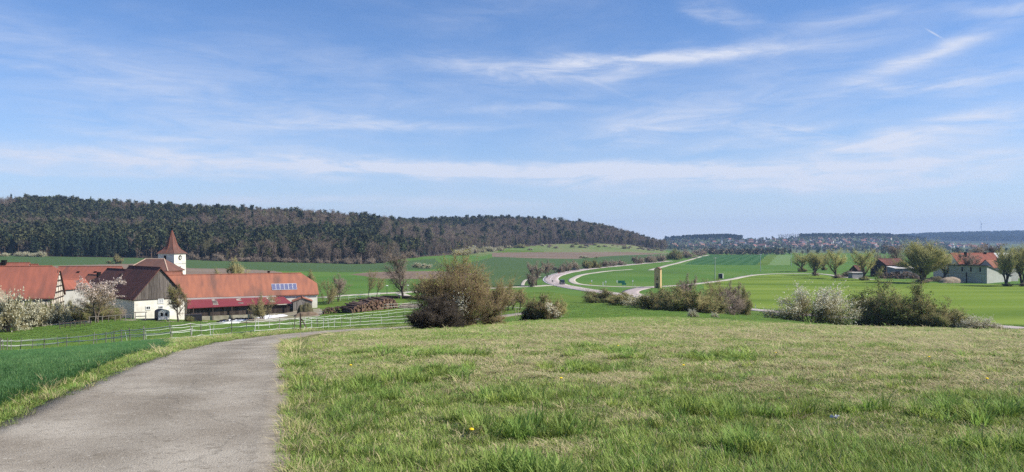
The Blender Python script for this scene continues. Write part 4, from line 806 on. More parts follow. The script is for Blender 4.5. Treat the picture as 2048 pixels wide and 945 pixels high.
for k in range(11):
    px = 1558 + k * 4.1; s = spot(px, 3150); put(KIT[7 + k % 3], 'beech_tree', s, 1.0, k, 'bare tree in the row on the skyline above the town', 'tree', 'tree row on the skyline', zs=1.05)

# wind turbine on the far hill
s = spot(1962.5, 5450); WT_ = mat('turbine_white', (.75, .76, .78), rough=.5); hubz = H_(22, 5450)
t = empty('wind_turbine', s, 0, 'white wind turbine on the far wooded hill', 'wind turbine')
MB().tube([(0, 0, -5), (0, 0, hubz)], [2.6, 1.6], 12).build('tower', WT_, t); MB().box((0, -1, hubz + 1), (4, 9, 4)).build('nacelle', WT_, t)
for a in (118, 12, 246):
    c, s_ = math.cos(R(a)), math.sin(R(a)); p = lambda r, w: (c * r - s_ * w, -6.5, hubz + 1 + s_ * r + c * w)
    MB().prism([p(1, 1.0), p(10, 2.2), p(46, .5), p(46, -.2), p(10, -1.2), p(1, -1.0)], (0, .8, 0)).build('blade', WT_, t)

# ------------------------------------------------------------------ buildings
TILE = mat('clay_tiles_red', (.29, .098, .066), (.21, .078, .057), scale=.9, stretch=(1.3, .3, .3), c3=(.11, .06, .05), scale3=.34, lo3=.56, hi3=.75, rough=.95, bump=.6, bscale=9, wave=(1.6, (.20, .085, .06), .25, 0), coord='Object')
TILEO = mat('clay_tiles_orange', (.34, .135, .082), (.25, .105, .072), scale=.9, stretch=(1.3, .3, .3), lo=.38, hi=.66, c3=(.105, .07, .06), scale3=.32, lo3=.52, hi3=.74, rough=.95, bump=.6, bscale=9, wave=(1.6, (.27, .12, .08), .22, 0), coord='Object')
TILED = mat('clay_tiles_dark', (.125, .052, .042), (.085, .045, .04), scale=.6, c3=(.20, .075, .05), scale3=.3, lo3=.55, hi3=.75, rough=.95, bump=.6, bscale=9, coord='Object')
TILEB = mat('clay_tiles_brown', (.16, .078, .060), (.11, .062, .052), scale=.6, rough=.95, bump=.6, bscale=9, coord='Object')
TILEM = mat('mossy_tan_tiles', (.30, .22, .16), (.20, .16, .11), scale=.8, rough=.95, bump=.6, bscale=9, coord='Object')
REDM = mat('red_sheet_roof', (.215, .04, .048), (.18, .036, .042), scale=.4, rough=.45, spec=.4, wave=(1.1, (.20, .035, .04), .5, 0), coord='Object')
PLAS = mat('lime_plaster', (.74, .71, .63), (.62, .58, .50), scale=.6, c3=(.42, .38, .31), scale3=.35, lo3=.58, hi3=.8, rough=.95, coord='Object')
PLASG = mat('grey_plaster', (.46, .45, .42), (.38, .37, .34), scale=.6, rough=.95, coord='Object')
CREAM = mat('cream_infill', (.74, .66, .54), (.64, .56, .45), scale=1, rough=.95, coord='Object')
SALM = mat('salmon_plaster', (.46, .20, .14), (.38, .17, .12), scale=.8, rough=.95, coord='Object')
WOOD = mat('weathered_grey_boards', (.17, .145, .125), (.085, .07, .062), scale=2.2, stretch=(3, 3, .25), rough=.95, coord='Object', rnd=.35)
WOODD = mat('dark_boards', (.055, .042, .036), (.085, .065, .055), scale=2.2, stretch=(3, 3, .25), rough=.95, coord='Object', rnd=.4)
WOODL = mat('silver_boards', (.27, .245, .215), (.17, .145, .125), scale=2.2, stretch=(3, 3, .25), rough=.95, coord='Object', rnd=.3)
BEAM = mat('oak_beam', (.05, .035, .028), (.08, .055, .04), scale=3, rough=.95, coord='Object')
GLASS = mat('window_glass', (.03, .035, .04), rough=.15, spec=.5)
FRAME = mat('painted_frame', (.7, .69, .66), rough=.6)
CONC = mat('stained_concrete', (.40, .36, .28), (.27, .24, .18), scale=.8, rough=.95, coord='Object')
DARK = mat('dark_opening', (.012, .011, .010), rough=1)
METAL = mat('galvanised_steel', (.42, .43, .44), rough=.5, metallic=.3)
def roof(root, L, W, hw, hr, m, ovx=.35, t=.2, hips=((0, 0), (0, 0)), nm='roof'):
    """gable roof; hips = (inset of the ridge, half-hip fraction) for the -x and +x ends"""
    mb = MB(); xl, xr = -L / 2 - ovx, L / 2 + ovx; (il, fl), (ir, fr_) = hips; P = lambda x, f, s: (x, s * W / 2 * f, hw + hr * (1 - f))
    for s in (-1, 1):
        poly = [P(xl, 1, s), P(xr, 1, s)]
        if fr_: poly.append(P(xr, fr_, s))
        poly += [P(xr - (ir + ovx if fr_ else 0), 0, s), P(xl + (il + ovx if fl else 0), 0, s)]
        if fl: poly.append(P(xl, fl, s))
        mb.slab(poly, t)
    if fr_: mb.slab([P(xr, fr_, -1), P(xr, fr_, 1), P(xr - ir - ovx, 0, 1)], t)
    if fl: mb.slab([P(xl, fl, 1), P(xl, fl, -1), P(xl + il + ovx, 0, 1)], t)
    r = mb.build(nm, m, root); rd = MB(); rd.tube([(xl + (il + ovx if fl else 0), 0, hw + hr + .02), (xr - (ir + ovx if fr_ else 0), 0, hw + hr + .02)], .13, 6); rd.build('ridge_tiles', m, r); return r
def walls(root, L, W, hw, hr, m, inset=.4, down=2.5, fl=0, fr_=0, nm='wall', t=.2):
    w = W / 2 - inset; k = hr / (W / 2); zt = hw + k * inset - t - .03; mb = MB()
    f = max(fl, fr_); top = [(w, zt), (w * f, hw + hr * (1 - f) - t - .05), (-w * f, hw + hr * (1 - f) - t - .05), (-w, zt)] if f else [(w, zt), (0, hw + hr - t - .05), (-w, zt)]
    mb.prism([(-L / 2, y, z) for y, z in [(-w, -down), (w, -down)] + top], (L, 0, 0)); return mb.build(nm, m, root)
def window(root, x, y, z, w, h, face, pane=GLASS, frame=FRAME, nm='window'):
    """face: unit outward direction in local coordinates ('x','-x','y','-y')"""
    s = 1 if len(face) == 1 else -1; ax = face[-1]; f = MB(); d = .06
    def bx(mb, u, v, du, dv, dd, off):
        if ax == 'x': mb.box((x + s * off, y + u, z + v), (dd, du, dv))
        else: mb.box((x + u, y + s * off, z + v), (du, dd, dv))
    for u, v, du, dv in ((0, h / 2, w + .16, .12), (0, -h / 2, w + .2, .14), (-w / 2, 0, .12, h - .13), (w / 2, 0, .12, h - .13), (0, 0, .06, h - .13)): bx(f, u, v, du, dv, .12, d)
    o = f.build(nm, frame, root); p = MB(); bx(p, 0, 0, w - .08, h - .1, .04, .03); p.build('pane', pane, o); return o
def planks(root, m, width, span, top, bottom, place, nm='plank', depth=.04):
    """a row of boards, each an object: span (a,b), top(u), bottom(u); place(u,out,z)->local point"""
    n = int((span[1] - span[0]) / width)
    for i in range(n):
        a = span[0] + i * width + .012; b = a + width - .024; o_ = .02 + rnd.random() * .03; cut = rnd.uniform(0, .06)
        poly = [place(a, 0, bottom(a) + cut), place(b, 0, bottom(b) + cut), place(b, 0, top(b)), place(a, 0, top(a))]; nv = np.subtract(place(0, 1, 0), place(0, 0, 0)) * depth
        poly = [tuple(np.add(p, np.subtract(place(0, 1, 0), place(0, 0, 0)) * (o_ - .02))) for p in poly]
        MB().prism(poly, tuple(nv)).build(nm, m, root)
def chimney(r, x, y, z, h=1.2, m=None, w=.6):
    mb = MB(); mb.box((x, y, z + h / 2 - .6), (w, w, h + 1.2)); mb.box((x, y, z + h + .06), (w + .16, w + .16, .12)); return mb.build('chimney', m or DARK, r)

# barn with the weathered plank gable
t = empty('plank_barn', (-79.2, 159.4, -15.0), R(-42.2), 'white barn with weathered plank gable and dark red roof', 'barn')
L, W, hw, hr = 16, 10.9, 3.35, 6.4; roof(t, L, W, hw, hr, TILED, .45); walls(t, L, W, hw, hr, PLAS, .35)
yy = W / 2 - .40
planks(t, WOOD, .30, (-yy, yy), lambda u: hw + hr * (1 - abs(u) / (W / 2)) - .26, lambda u: hw - .1, lambda u, o, z: (L / 2 + .01 + o, u, z))
window(t, L / 2, -2.4, 1.5, .85, .65, 'x'); window(t, L / 2, .15, 2.75, 1.0, .85, 'x', mat('curtained_glass', (.45, .45, .46), rough=.4)); window(t, L / 2, .15, 1.45, .8, .5, 'x')
MB().box((L / 2 + .06, 0, hw - .16), (.1, 2 * yy, .14)).build('sill_beam', BEAM, t)
t = empty('rear_barn', (-90.2, 169.2, -15.0), R(-42.2), 'lower dark red tiled barn wing behind the plank-gabled barn', 'barn')
roof(t, 12, 11.6, 3.0, 5.9, TILED); walls(t, 12, 11.6, 3.0, 5.9, PLASG)

# long tiled barn with solar panels, lean-to and shed
t = empty('long_barn', (-63.4, 173.8, -16.2), R(24), 'long orange-tiled barn with solar panels on its roof', 'barn')
L, W, hw, hr = 33, 11, 3.94, 4.8; lb_roof = roof(t, L, W, hw, hr, TILEO, .3, hips=((0, 0), (3.0, .5))); walls(t, L, W, hw, hr, PLAS, .4, fr_=.5)
sl_ = math.atan2(hr, W / 2)
for k in range(6):
    x = 6.75 + k * .95; f0, f1 = .22, .50; y0, y1 = -W / 2 * (1 - f0), -W / 2 * (1 - f1); z0_, z1_ = hw + hr * f0, hw + hr * f1; nx = (0, -math.sin(sl_), math.cos(sl_)); up2 = lambda p, h: tuple(np.add(p, np.multiply(nx, h)))
    pn = MB().prism([up2(p, .04) for p in ((x - .45, y0, z0_), (x + .45, y0, z0_), (x + .45, y1, z1_), (x - .45, y1, z1_))], tuple(np.multiply(nx, .08))).build('solar_panel', mat('panel_frame', (.55, .55, .58), rough=.4), t)
    MB().prism([up2(p, .121) for p in ((x - .39, y0 + .05, z0_ + .06), (x + .39, y0 + .05, z0_ + .06), (x + .39, y1 - .05, z1_ - .06), (x - .39, y1 - .05, z1_ - .06))], tuple(np.multiply(nx, .012))).build('solar_cells', mat('solar_cells_blue', (.15, .155, .25), (.12, .125, .21), scale=3, rough=.18, spec=.6, coord='Object'), pn)
chimney(lb_roof, 6.0, .4, hw + hr - .1, .6, DARK, .5); window(t, 13.6, -W / 2 + .4, 2.9, .9, .7, '-y'); MB().box((14.6, -W / 2 + .36, 1.4), (1.1, .1, 2.1)).build('door', WOODD, t)
MB().box((-4, -W / 2 + .2, hw - .36), (22, .5, .5)).build('eave_board', PLASG, t)
t = empty('lean_to', (-60.0, 163.9, -17.2), R(24), 'long dark-boarded lean-to with red sheet roof before the tiled barn', 'lean-to')
Rt = Matrix.Rotation(-R(24), 3, 'Z')
def loc(p): q = Rt @ (Vector(p) - Vector((-60.0, 163.9, -17.2))); return (q.x, q.y, q.z)
lr = MB().slab([loc(p) for p in ((-69.9, 159.4, -14.2), (-50.0, 168.3, -13.8), (-53.2, 172.3, -12.62), (-71.9, 164.0, -12.72))], .12).build('roof', REDM, t)
for u, w_ in ((.24, .05), (.485, .05), (.80, .045)):
    A = [np.array(p) for p in ((-69.9, 159.4, -14.2), (-50.0, 168.3, -13.8), (-71.9, 164.0, -12.72), (-53.2, 172.3, -12.62))]
    g = lambda a, b: loc(tuple((A[0] * (1 - a) + A[1] * a) * (1 - b) + (A[2] * (1 - a) + A[3] * a) * b + np.array((0, 0, .05))))
    MB().slab([g(u, .22), g(u + w_, .22), g(u + w_, .9), g(u, .9)], .07).build('skylight', mat('grimy_skylight', (.42, .37, .30), (.12, .1, .09), scale=.9, lo=.45, hi=.55, rough=.5, coord='Object'), lr)
e0, e1 = loc((-69.7, 159.9, 0)), loc((-50.2, 168.7, 0)); yw = min(e0[1], e1[1]) + .35
planks(t, WOODD, .38, (e0[0] + .1, e1[0] - .1), lambda u: 3.0, lambda u: 1.15, lambda u, o, z: (u, yw - o, z))
wl = MB(); wl.box(((e0[0] + e1[0]) / 2, yw + .3, 1.35), (e1[0] - e0[0] - .3, .4, 3.2)); wl.build('wall', WOODD, t)
MB().box(((e0[0] + e1[0]) / 2 - .3, yw - .12, .10), (e1[0] - e0[0] - .3, .35, 2.0)).build('plinth', CONC, t)
for k in range(6): MB().box((e0[0] + .8 + k * 3.9, yw - .55, 1.7), (.18, .18, 3.0)).build('post', WOODD, t)
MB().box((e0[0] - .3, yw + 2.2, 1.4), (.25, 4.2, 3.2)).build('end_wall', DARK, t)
t = empty('wooden_shed', (-48.6, 171.4, -15.6), R(-72), 'small grey plank shed with double doors at the lean-to\'s end', 'shed')
L, W, hw, hr = 4.6, 4.6, 2.1, .85; roof(t, L, W, hw, hr, TILEO, .25, .12); walls(t, L, W, hw, hr, WOODD, .2, 1.5, t=.12)
planks(t, WOODL, .24, (-2.05, 2.05), lambda u: hw + hr * (1 - abs(u) / (W / 2)) - .16, lambda u: .1, lambda u, o, z: (L / 2 + .01 + o, u, z))
MB().box((L / 2 + .06, 0, -.5), (.14, 4.2, 1.1)).build('plinth', CONC, t)
for y in (-.62, .62): MB().box((L / 2 + .10, y, 1.05), (.06, 1.16, 1.8)).build('door', WOODL, t)

# half-timbered barn
t = empty('timbered_barn', (-97.5, 142.1, -14.6), R(21.7), 'red-tiled barn with cream half-timbered gable at the left edge', 'barn')
L, W, hw, hr = 18, 11.8, 4.1, 5.85; roof(t, L, W, hw, hr, TILE, .3, hips=((1.0, .14), (1.0, .14))); walls(t, L, W, hw, hr, CREAM, .35, fl=.14, fr_=.14)
def gw(z): return (W / 2 - .45) if z < hw else max(.3, (W / 2 - .45) * (1 - (z - hw) / hr))
lvz = [.4, 1.5, 2.6, 3.75, 4.9, 6.0, 7.1, 8.2, 9.1]
for i, z in enumerate(lvz): MB().box((L / 2 + .03, 0, z), (.12, 2 * gw(z), .2 if i % 2 else .26)).build('beam', BEAM, t)
for i in range(len(lvz) - 1):
    z0_, z1_ = lvz[i], lvz[i + 1]; w_ = gw(z1_)
    for k in range(5 if i < 4 else 3 if i < 6 else 1):
        n = (5 if i < 4 else 3 if i < 6 else 1); y = (k - (n - 1) / 2) * (2 * w_ / n) + (.25 if i % 2 else -.2)
        if abs(y) < w_ - .1: MB().box((L / 2 + .025, y, (z0_ + z1_) / 2), (.10, .15, z1_ - z0_ - .22)).build('beam', BEAM, t)
for s in (-1, 1): MB().prism([(L / 2 + .02, s * (W / 2 - .42), hw), (L / 2 + .02, s * (W / 2 - .68), hw), (L / 2 + .02, s * .55, hw + hr * .87), (L / 2 + .02, s * .82, hw + hr * .87)], (.14, 0, 0)).build('barge_board', BEAM, t)
for k in range(9): MB().box((2.2 + k * .82, -W / 2 + .33, 1.9), (.16, .1, 3.6)).build('beam', BEAM, t)
for z in (.9, 2.2, 3.6): MB().box((5.4, -W / 2 + .325, z), (7.0, .09, .16)).build('beam', BEAM, t)
MB().box((-3.4, -W / 2 + .28, 1.8), (10.6, .14, 4.0)).build('board_wall', WOODD, t)
# neighbours
def house(nm, lb, px, d, dz, yaw, L, W, hw, hr, rm, wm, cat='house', hips=((0, 0), (0, 0)), sub=None):
    x = (px - CX) / F * d; t = empty(nm, (x, d, dz), R(yaw), lb, cat); r = roof(t, L, W, hw, hr, rm, .3, hips=hips); walls(t, L, W, hw, hr, wm, .35, fl=hips[0][1], fr_=hips[1][1]); return t, r
t, r = house('garden_house', 'small building with mossy tan roof cut by the left edge', -40, 128, -13.9, 55, 6.5, 5.4, 3.3, 2.0, TILEM, PLASG)
t, r = house('farmhouse', 'red roof with dark chimney peeping over the timbered barn', 2, 187, -14, 8, 13, 9, 5.2, 3.6, TILE, PLAS); chimney(r, 1.0, -.6, 8.4, 1.0, DARK, .9)
t, r = house('farmhouse', 'low red roof behind the right end of the timbered barn', 46, 192, -14, 4, 7, 8, 5.2, 3.1, TILE, PLAS)
t, r = house('long_house', 'long dark red tiled house with tiny dormers behind the grey house', 181, 206, -14.8, 3, 16.6, 11, 4.1, 3.95, TILE, CREAM)
for x in (-2.2, 2.4): MB().box((x, -2.1, 6.6), (.55, .6, .45)).build('dormer', DARK, r)
for k in range(6): MB().box((-7.6 + k * .9, -5.2, 2.8), (.15, .2, 2.4)).build('beam', BEAM, t)
window(t, 8.3, 0, 6.0, .7, .7, 'x')
t, r = house('grey_house', 'small grey gabled house with two windows among the roofs', 141.5, 160, -14.2, -104.5, 7, 4.0, 4.3, 1.9, TILE, PLASG)
window(t, 3.5, .55, 3.6, .62, .8, 'x'); window(t, 3.5, -.6, 1.5, .6, .8, 'x'); window(t, 3.5, .1, 5.15, .3, .35, 'x')
t, r = house('orange_house', 'orange-tiled house roof just left of the plank barn', 197, 180, -15.5, -37, 10.5, 9.4, 2.8, 4.8, TILEO, PLASG); chimney(r, 1.5, -.6, 7.2, 1.0, DARK, .7)

# church: tower, nave, annex
t = empty('church_tower', (-97.9, 213.1, -15), R(78), 'white church tower with pointed tiled spire', 'church tower')
a = 2.6; MB().box((0, 0, 4.9), (2 * a, 2 * a, 13.8)).build('wall', PLAS, t)
ring = lambda r, z, sq: [((r * (1 if k % 2 == 0 else .0) if False else 0), 0, z) for k in range(8)]
def oct_(r, z, sq):
    out = []
    for k in range(8):
        an = k * math.pi / 4 + math.pi / 4; m_ = 1 / max(abs(math.cos(an)), abs(math.sin(an))); c = (1 - sq) * 1.0 + sq * m_
        out.append((r * c * math.cos(an), r * c * math.sin(an), z))
    return out
rings = [oct_(2.95, 11.75, 1), oct_(2.65, 12.1, .95), oct_(1.98, 12.9, .5), oct_(1.46, 14.1, .1), oct_(1.02, 15.6, 0), oct_(.06, 18.4, 0)]
mb = MB()
for r_ in rings: mb.v += r_
for i in range(len(rings) - 1):
    for k in range(8): mb.f.append([i * 8 + k, i * 8 + (k + 1) % 8, i * 8 + 8 + (k + 1) % 8, i * 8 + 8 + k]); mb.m.append(0)
mb.f.append(list(range(8))[::-1]); mb.m.append(0); mb.f.append([40 + k for k in range(8)]); mb.m.append(0)
sp = mb.build('spire', TILEB, t)
rb = MB()
for k in range(8): rb.tube([rings[i][k] for i in range(1, 6)], .07, 4)
rb.build('hip_tiles', TILE, sp)
MB().tube([(0, 0, 18.3), (0, 0, 20.6)], .05, 6).build('rod', DARK, sp); MB().tube([(0, 0, 18.75), (0, 0, 18.85), (0, 0, 19.05), (0, 0, 19.15)], [.05, .24, .24, .05], 8).build('ball', DARK, sp); MB().box((0, 0, 20.2), (.08, .7, .08)).build('cross_bar', DARK, sp)
MB().box((0, -a - .04, 8.9), (2 * a + .1, .12, .14)).build('ledge', PLASG, t)
cw = MB(); cw.tube([(0, -a - .02, 10.6), (0, -a - .10, 10.6)], .72, 14); cw.build('sound_window', DARK, t); MB().tube([(0, -a - .1, 10.5), (0, -a - .16, 10.5)], .45, 14).build('clock_face', PLASG, t)
MB().box((0, -a - .03, 7.7), (.4, .1, .8)).build('slit_window', DARK, t); MB().box((-a - .03, .3, 10.6), (.1, .7, 1.3)).build('sound_window', DARK, t)
t = empty('church_nave', (-97.2, 201.5, -15), R(-4), 'brown hipped church roof in front of the white tower', 'church')
L, W, hw, hr = 12.2, 9, 7.4, 3.1; mb = MB(); e = [(-L / 2, -W / 2, hw), (L / 2, -W / 2, hw), (L / 2, W / 2, hw), (-L / 2, W / 2, hw)]; r0, r1 = (-2.6, 0, hw + hr), (2.6, 0, hw + hr)
for pl in ([e[0], e[1], r1, r0], [e[2], e[3], r0, r1], [e[1], e[2], r1], [e[3], e[0], r0]): mb.slab(pl, .2)
r = mb.build('roof', TILEB, t); h_ = MB(); h_.tube([r0, e[0]], .14, 5); h_.tube([r1, e[1]], .14, 5); h_.tube([r0, r1], .14, 5); h_.build('hip_tiles', mat('pale_hip_tiles', (.50, .36, .27), rough=.9), r)
MB().box((0, 0, 2.4), (L - .9, W - .9, 9.6)).build('wall', SALM, t)
for x in (-.6, 3.4): window(t, x, -W / 2 + .45, 5.9, .8, 1.1, '-y')
t = empty('church_annex', (-90.6, 196.6, -15), R(6), 'low salmon-walled building at the foot of the church tower', 'house')
roof(t, 5.0, 4.6, 5.6, 1.5, TILEO); walls(t, 5.0, 4.6, 5.6, 1.5, SALM); window(t, .3, -1.9, 4.6, .7, .8, '-y')

# yellow transformer tower
c0 = at(1316, 576.5); t = empty('transformer_tower', c0, R(-25), 'slim yellow brick transformer tower standing in the meadow', 'tower')
YB = mat('ochre_plaster', (.50, .36, .17), (.43, .31, .15), scale=.8, rough=.95, coord='Object'); w, dp, hh = 2.35, 2.6, 7.3
MB().box((0, 0, hh / 2 - .5), (w, dp, hh + 1)).build('wall', YB, t); mb = MB()
mb.prism([(-w / 2, -dp / 2 + .003, hh), (w / 2, -dp / 2 + .003, hh), (0, -dp / 2 + .003, hh + .75)], (0, dp - .006, 0)); mb.build('gable', YB, t)
rf = MB()
for s in (-1, 1): rf.slab([(0, -dp / 2 - .15, hh + .98), (0, dp / 2 + .15, hh + .98), (s * (w / 2 + .15), dp / 2 + .15, hh + .08), (s * (w / 2 + .15), -dp / 2 - .15, hh + .08)], .12)
rf.build('roof', TILEB, t); MB().box((0, -dp / 2 - .02, .95), (.95, .1, 2.0)).build('door', WOODD, t); MB().box((0, -dp / 2 - .02, 3.4), (.5, .1, .7)).build('window', DARK, t); MB().box((0, -dp / 2 - .03, 4.2), (.18, .12, .5)).build('bracket', DARK, t)

# pale barn and red roofs of the right-hand farm
t = empty('pale_barn', (208.6, 325.0, -18.1), math.atan2(.6, .8), 'pale grey barn with three slit windows and sloping roof', 'barn')
GB = mat('pale_board_cladding', (.40, .41, .37), (.33, .34, .31), scale=.5, rough=.9, wave=(2.2, (.30, .31, .28), .4, .785), coord='Object'); k, L, h1, h2 = 27, 15.5, 7.6, 2.6
MB().prism([(0, 0, -1), (k, 0, -1), (k, 0, h2), (0, 0, h1)], (0, L, 0)).build('wall', GB, t)
MB().slab([(-.7, -.5, h1 + .38), (k + .5, -.5, h2 + .2), (k + .5, L + .5, h2 + .2), (-.7, L + .5, h1 + .38)], .25).build('roof', mat('dark_sheet_roof', (.10, .08, .075), rough=.7), t)
for y in (2.7, 6.4, 10.0): MB().box((-.04, y, 6.0), (.12, .55, 2.0)).build('slit_window', DARK, t)
for y in (1.4, 3.6, 5.2, 7.6, 9, 11.2, 13): MB().box((-.35, y, h1 + .02), (.6, .16, .22)).build('rafter_end', WOODD, t)
d_ = MB().box((-.03, 3.5, 2.0), (.1, 2.4, 4.1)).build('door', mat('pale_door', (.38, .39, .36), rough=.8), t); MB().box((-.09, 4.4, 2.0), (.03, .08, .4)).build('handle', DARK, d_)
MB().box((-.05, 8.2, 2.3), (.12, .45, 4.6)).build('door_gap', DARK, t); MB().box((-.04, L / 2, 4.25), (.08, L - .2, .12)).build('ledge', mat('grey_trim', (.25, .25, .24), rough=.9), t)
t, r = house('farmhouse', 'wide red-tiled farmhouse roof with chimney behind the pale barn', 1944, 362, -18, 2, 21, 13, 7.6, 5.2, TILE, CREAM); chimney(r, -4.6, -2.0, 11.0, 2.2, DARK, .9); chimney(r, 6.4, -.5, 12.2, .8, DARK, .7)
t, r = house('gabled_house', 'red gabled house with dark chimney right of the farmhouse', 1996, 346, -18, 14, 14, 9, 6.4, 3.6, TILEO, PLASG); chimney(r, -1.5, -1.4, 9.3, 1.1, DARK, .8)
t, r = house('white_roofed_barn', 'pale sheet-roofed building at the back of the right farm', 2004, 372, -18, 4, 12, 12, 8.4, 4.2, mat('pale_sheet_roof', (.62, .62, .58), (.5, .5, .48), scale=.5, rough=.5, coord='Object'), CREAM)
t, r = house('farm_annex', 'pale tan roofed building left behind the huge willow', 1899, 368, -18, 4, 10, 11, 7.6, 4.2, TILEM, CREAM)
t, r = house('dark_shed', 'black wooden shed with rusty red roof among the willows', 1778, 392, -18.2, 20, 15, 11, 6.4, 3.2, TILED, WOODD, 'shed')
t = empty('grey_lean_to', (199.5, 377, -18.2), R(8), 'grey sheet-clad lean-to with white eave before the black shed', 'shed')
MB().prism([(-7, -3, -1), (-7, 3, -1), (-7, 3, 5.6), (-7, -3, 4.9)], (16, 0, 0)).build('wall', mat('grey_cladding', (.24, .24, .25), rough=.8), t); MB().slab([(-7.3, -3.5, 5.15), (9.3, -3.5, 5.15), (9.3, 3.3, 5.95), (-7.3, 3.3, 5.95)], .25).build('roof', mat('pale_eave', (.62, .58, .54), rough=.7), t); MB().box((-5.4, -3.03, 1.7), (2.4, .12, 3.6)).build('door', DARK, t)
t, r = house('hut', 'small dark hut between the willows left of the black shed', 1714, 396, -18.3, 30, 5.5, 5.5, 3.4, 2.6, TILED, WOODD, 'hut')
t = empty('grey_hut', (172.3, 371, -18.2), R(10), 'little grey flat-roofed hut before the willow trunk', 'hut'); MB().box((0, 0, 1.3), (6, 3.4, 3.4)).build('wall', mat('grey_cladding', (.24, .24, .25)), t); MB().box((0, 0, 3.12), (6.8, 4.2, .2)).build('roof', mat('pale_eave', (.6, .58, .54)), t)

# ------------------------------------------------------------------ yard things
# clamp silage under white sheets, tyres on top
SHEET = mat('white_silage_sheet', (.80, .80, .80), (.70, .70, .72), scale=2, rough=.45, spec=.4); RUB = mat('tyre_rubber', (.02, .02, .02), rough=.8)
def heap(name, px, d, L, W, h, yaw, m, lb, cat, seed, rough_=.25, zoff=0, kind=None):
    s = spot(px, d); n, k = 40, 18; u, v = np.meshgrid(np.linspace(-1, 1, n), np.linspace(-1, 1, k), indexing='ij'); r2 = np.abs(u) ** 2.6 + np.abs(v) ** 2.2
    z = h * np.clip(1 - r2, -.15, 1) ** 1.0 if False else h * (np.clip(1 - r2, 0, 1) ** .55); z = z * (1 - rough_ / 2 + rough_ * fbm(u * 3.5 + seed, v * 2.5 + seed * 2, 4) * 1.6) - .12
    X = u * L / 2 + .25 * (fbm(v * 3 + seed, u, 2) - .5); Y = v * W / 2 + .3 * (fbm(u * 3 + seed, v, 2) - .5); c_, s_ = math.cos(R(yaw)), math.sin(R(yaw)); gx_ = s[0] + X * c_ - Y * s_; gy_ = s[1] + X * s_ + Y * c_
    Vv = np.stack([X, Y, hz(gx_, gy_) - s[2] + z + zoff], -1).reshape(-1, 3); ix = np.arange(n * k).reshape(n, k); q = np.stack([ix[:-1, :-1], ix[1:, :-1], ix[1:, 1:], ix[:-1, 1:]], -1).reshape(-1, 4)
    o = obj(name, mesh_np(name, Vv, [(q, 0)], [m]), None, s, (0, 0, R(yaw))); tag(o, lb, cat, kind=kind); top = lambda a, b: Vector((gx_.reshape(n, k)[int((a + 1) / 2 * (n - 1)), int((b + 1) / 2 * (k - 1))], gy_[int((a + 1) / 2 * (n - 1)), int((b + 1) / 2 * (k - 1))], s[2] + Vv.reshape(n, k, 3)[int((a + 1) / 2 * (n - 1)), int((b + 1) / 2 * (k - 1)), 2]))
    return o, top
o1, top1 = heap('silage_clamp', 474, 147, 7.4, 3.6, .85, 20, SHEET, 'white sheeted silage heap weighed down with black tyres', 'silage heap', 3, .45)
o2, top2 = heap('silage_clamp', 538, 152, 7.6, 2.6, .5, 14, SHEET, 'crumpled white sheeting beneath the round brown shrub', 'silage heap', 8, .9)
heap('earth_heap', 505, 145, 5, 2.2, .7, 10, mat('earth_brown', (.14, .10, .07), (.20, .15, .10), scale=2, rough=1), 'low brown earth heap before the white silage sheet', 'heap', 4)
heap('straw_heap', 612, 147, 5, 2.4, .8, 10, mat('earth_brown', (.14, .10, .07)), 'brown manure heap at the fence corner', 'heap', 6); heap('rubble_heap', 610, 152, 3.4, 2.2, 1.9, 10, mat('rubble_dark', (.05, .045, .03), (.11, .10, .05), scale=3, rough=1), 'dark overgrown rubble heap beside the wooden shed', 'heap', 7, .7)
ty_ = MB(); nmaj, nmin = 14, 7
for i in range(nmaj):
    for j in range(nmin):
        A_, B_ = 2 * math.pi * i / nmaj, 2 * math.pi * j / nmin; ty_.v.append(((.34 + .12 * math.cos(B_)) * math.cos(A_), (.34 + .12 * math.cos(B_)) * math.sin(A_), .11 * math.sin(B_)))
for i in range(nmaj):
    for j in range(nmin): ty_.f.append([i * nmin + j, ((i + 1) % nmaj) * nmin + j, ((i + 1) % nmaj) * nmin + (j + 1) % nmin, i * nmin + (j + 1) % nmin]); ty_.m.append(0)
tyre = ty_.mesh('tyre', RUB)
for a_, b_ in ((-.7, -.2), (-.55, .3), (-.45, -.45), (-.3, .1), (-.15, -.35), (0, .25), (.1, -.2), (.25, .2), (.35, -.4), (.5, .05), (.65, -.25), (.75, .3), (-.85, .1)):
    p = top1(a_, b_); o = obj('tyre', tyre, None, (p.x, p.y, p.z + .08), (rnd.uniform(-.2, .2), rnd.uniform(-.2, .2), 0)); tag(o, 'old black tyre lying on the white silage sheet', 'tyre', 'tyres on the silage heap')
# livestock trailer by the barn gable
s = spot(324, 144.5); t = empty('livestock_trailer', (s[0], s[1], s[2]), R(-52), 'small livestock trailer with dark cover and white rear', 'trailer')
def arch(w, h0, h1, x): return [(x, -w / 2, h0), (x, w / 2, h0)] + [(x, w / 2 * math.cos(a), h1 - .55 + .55 * math.sin(a)) for a in np.linspace(0, math.pi, 9)]
MB().prism(arch(2.0, .45, 2.35, -1.7), (3.2, 0, 0)).build('cover', mat('dark_tarpaulin', (.045, .048, .052), (.07, .07, .075), scale=2, rough=.6, coord='Object'), t)
rp = MB().prism(arch(2.06, .42, 2.40, 1.5), (.10, 0, 0)).build('rear_panel', mat('dirty_white_panel', (.68, .67, .62), (.5, .48, .42), scale=2, rough=.6, coord='Object'), t)
for y in (-.4, .42): MB().box((1.62, y, 1.45), (.06, .42, .62)).build('opening', DARK, rp)
for y in (-1.05, 1.05): MB().tube([(.1, y - .1, .36), (.1, y + .1, .36)], .36, 14).build('wheel', RUB, t)
MB().box((-2.4, 0, .5), (1.6, .1, .1)).build('drawbar', METAL, t)
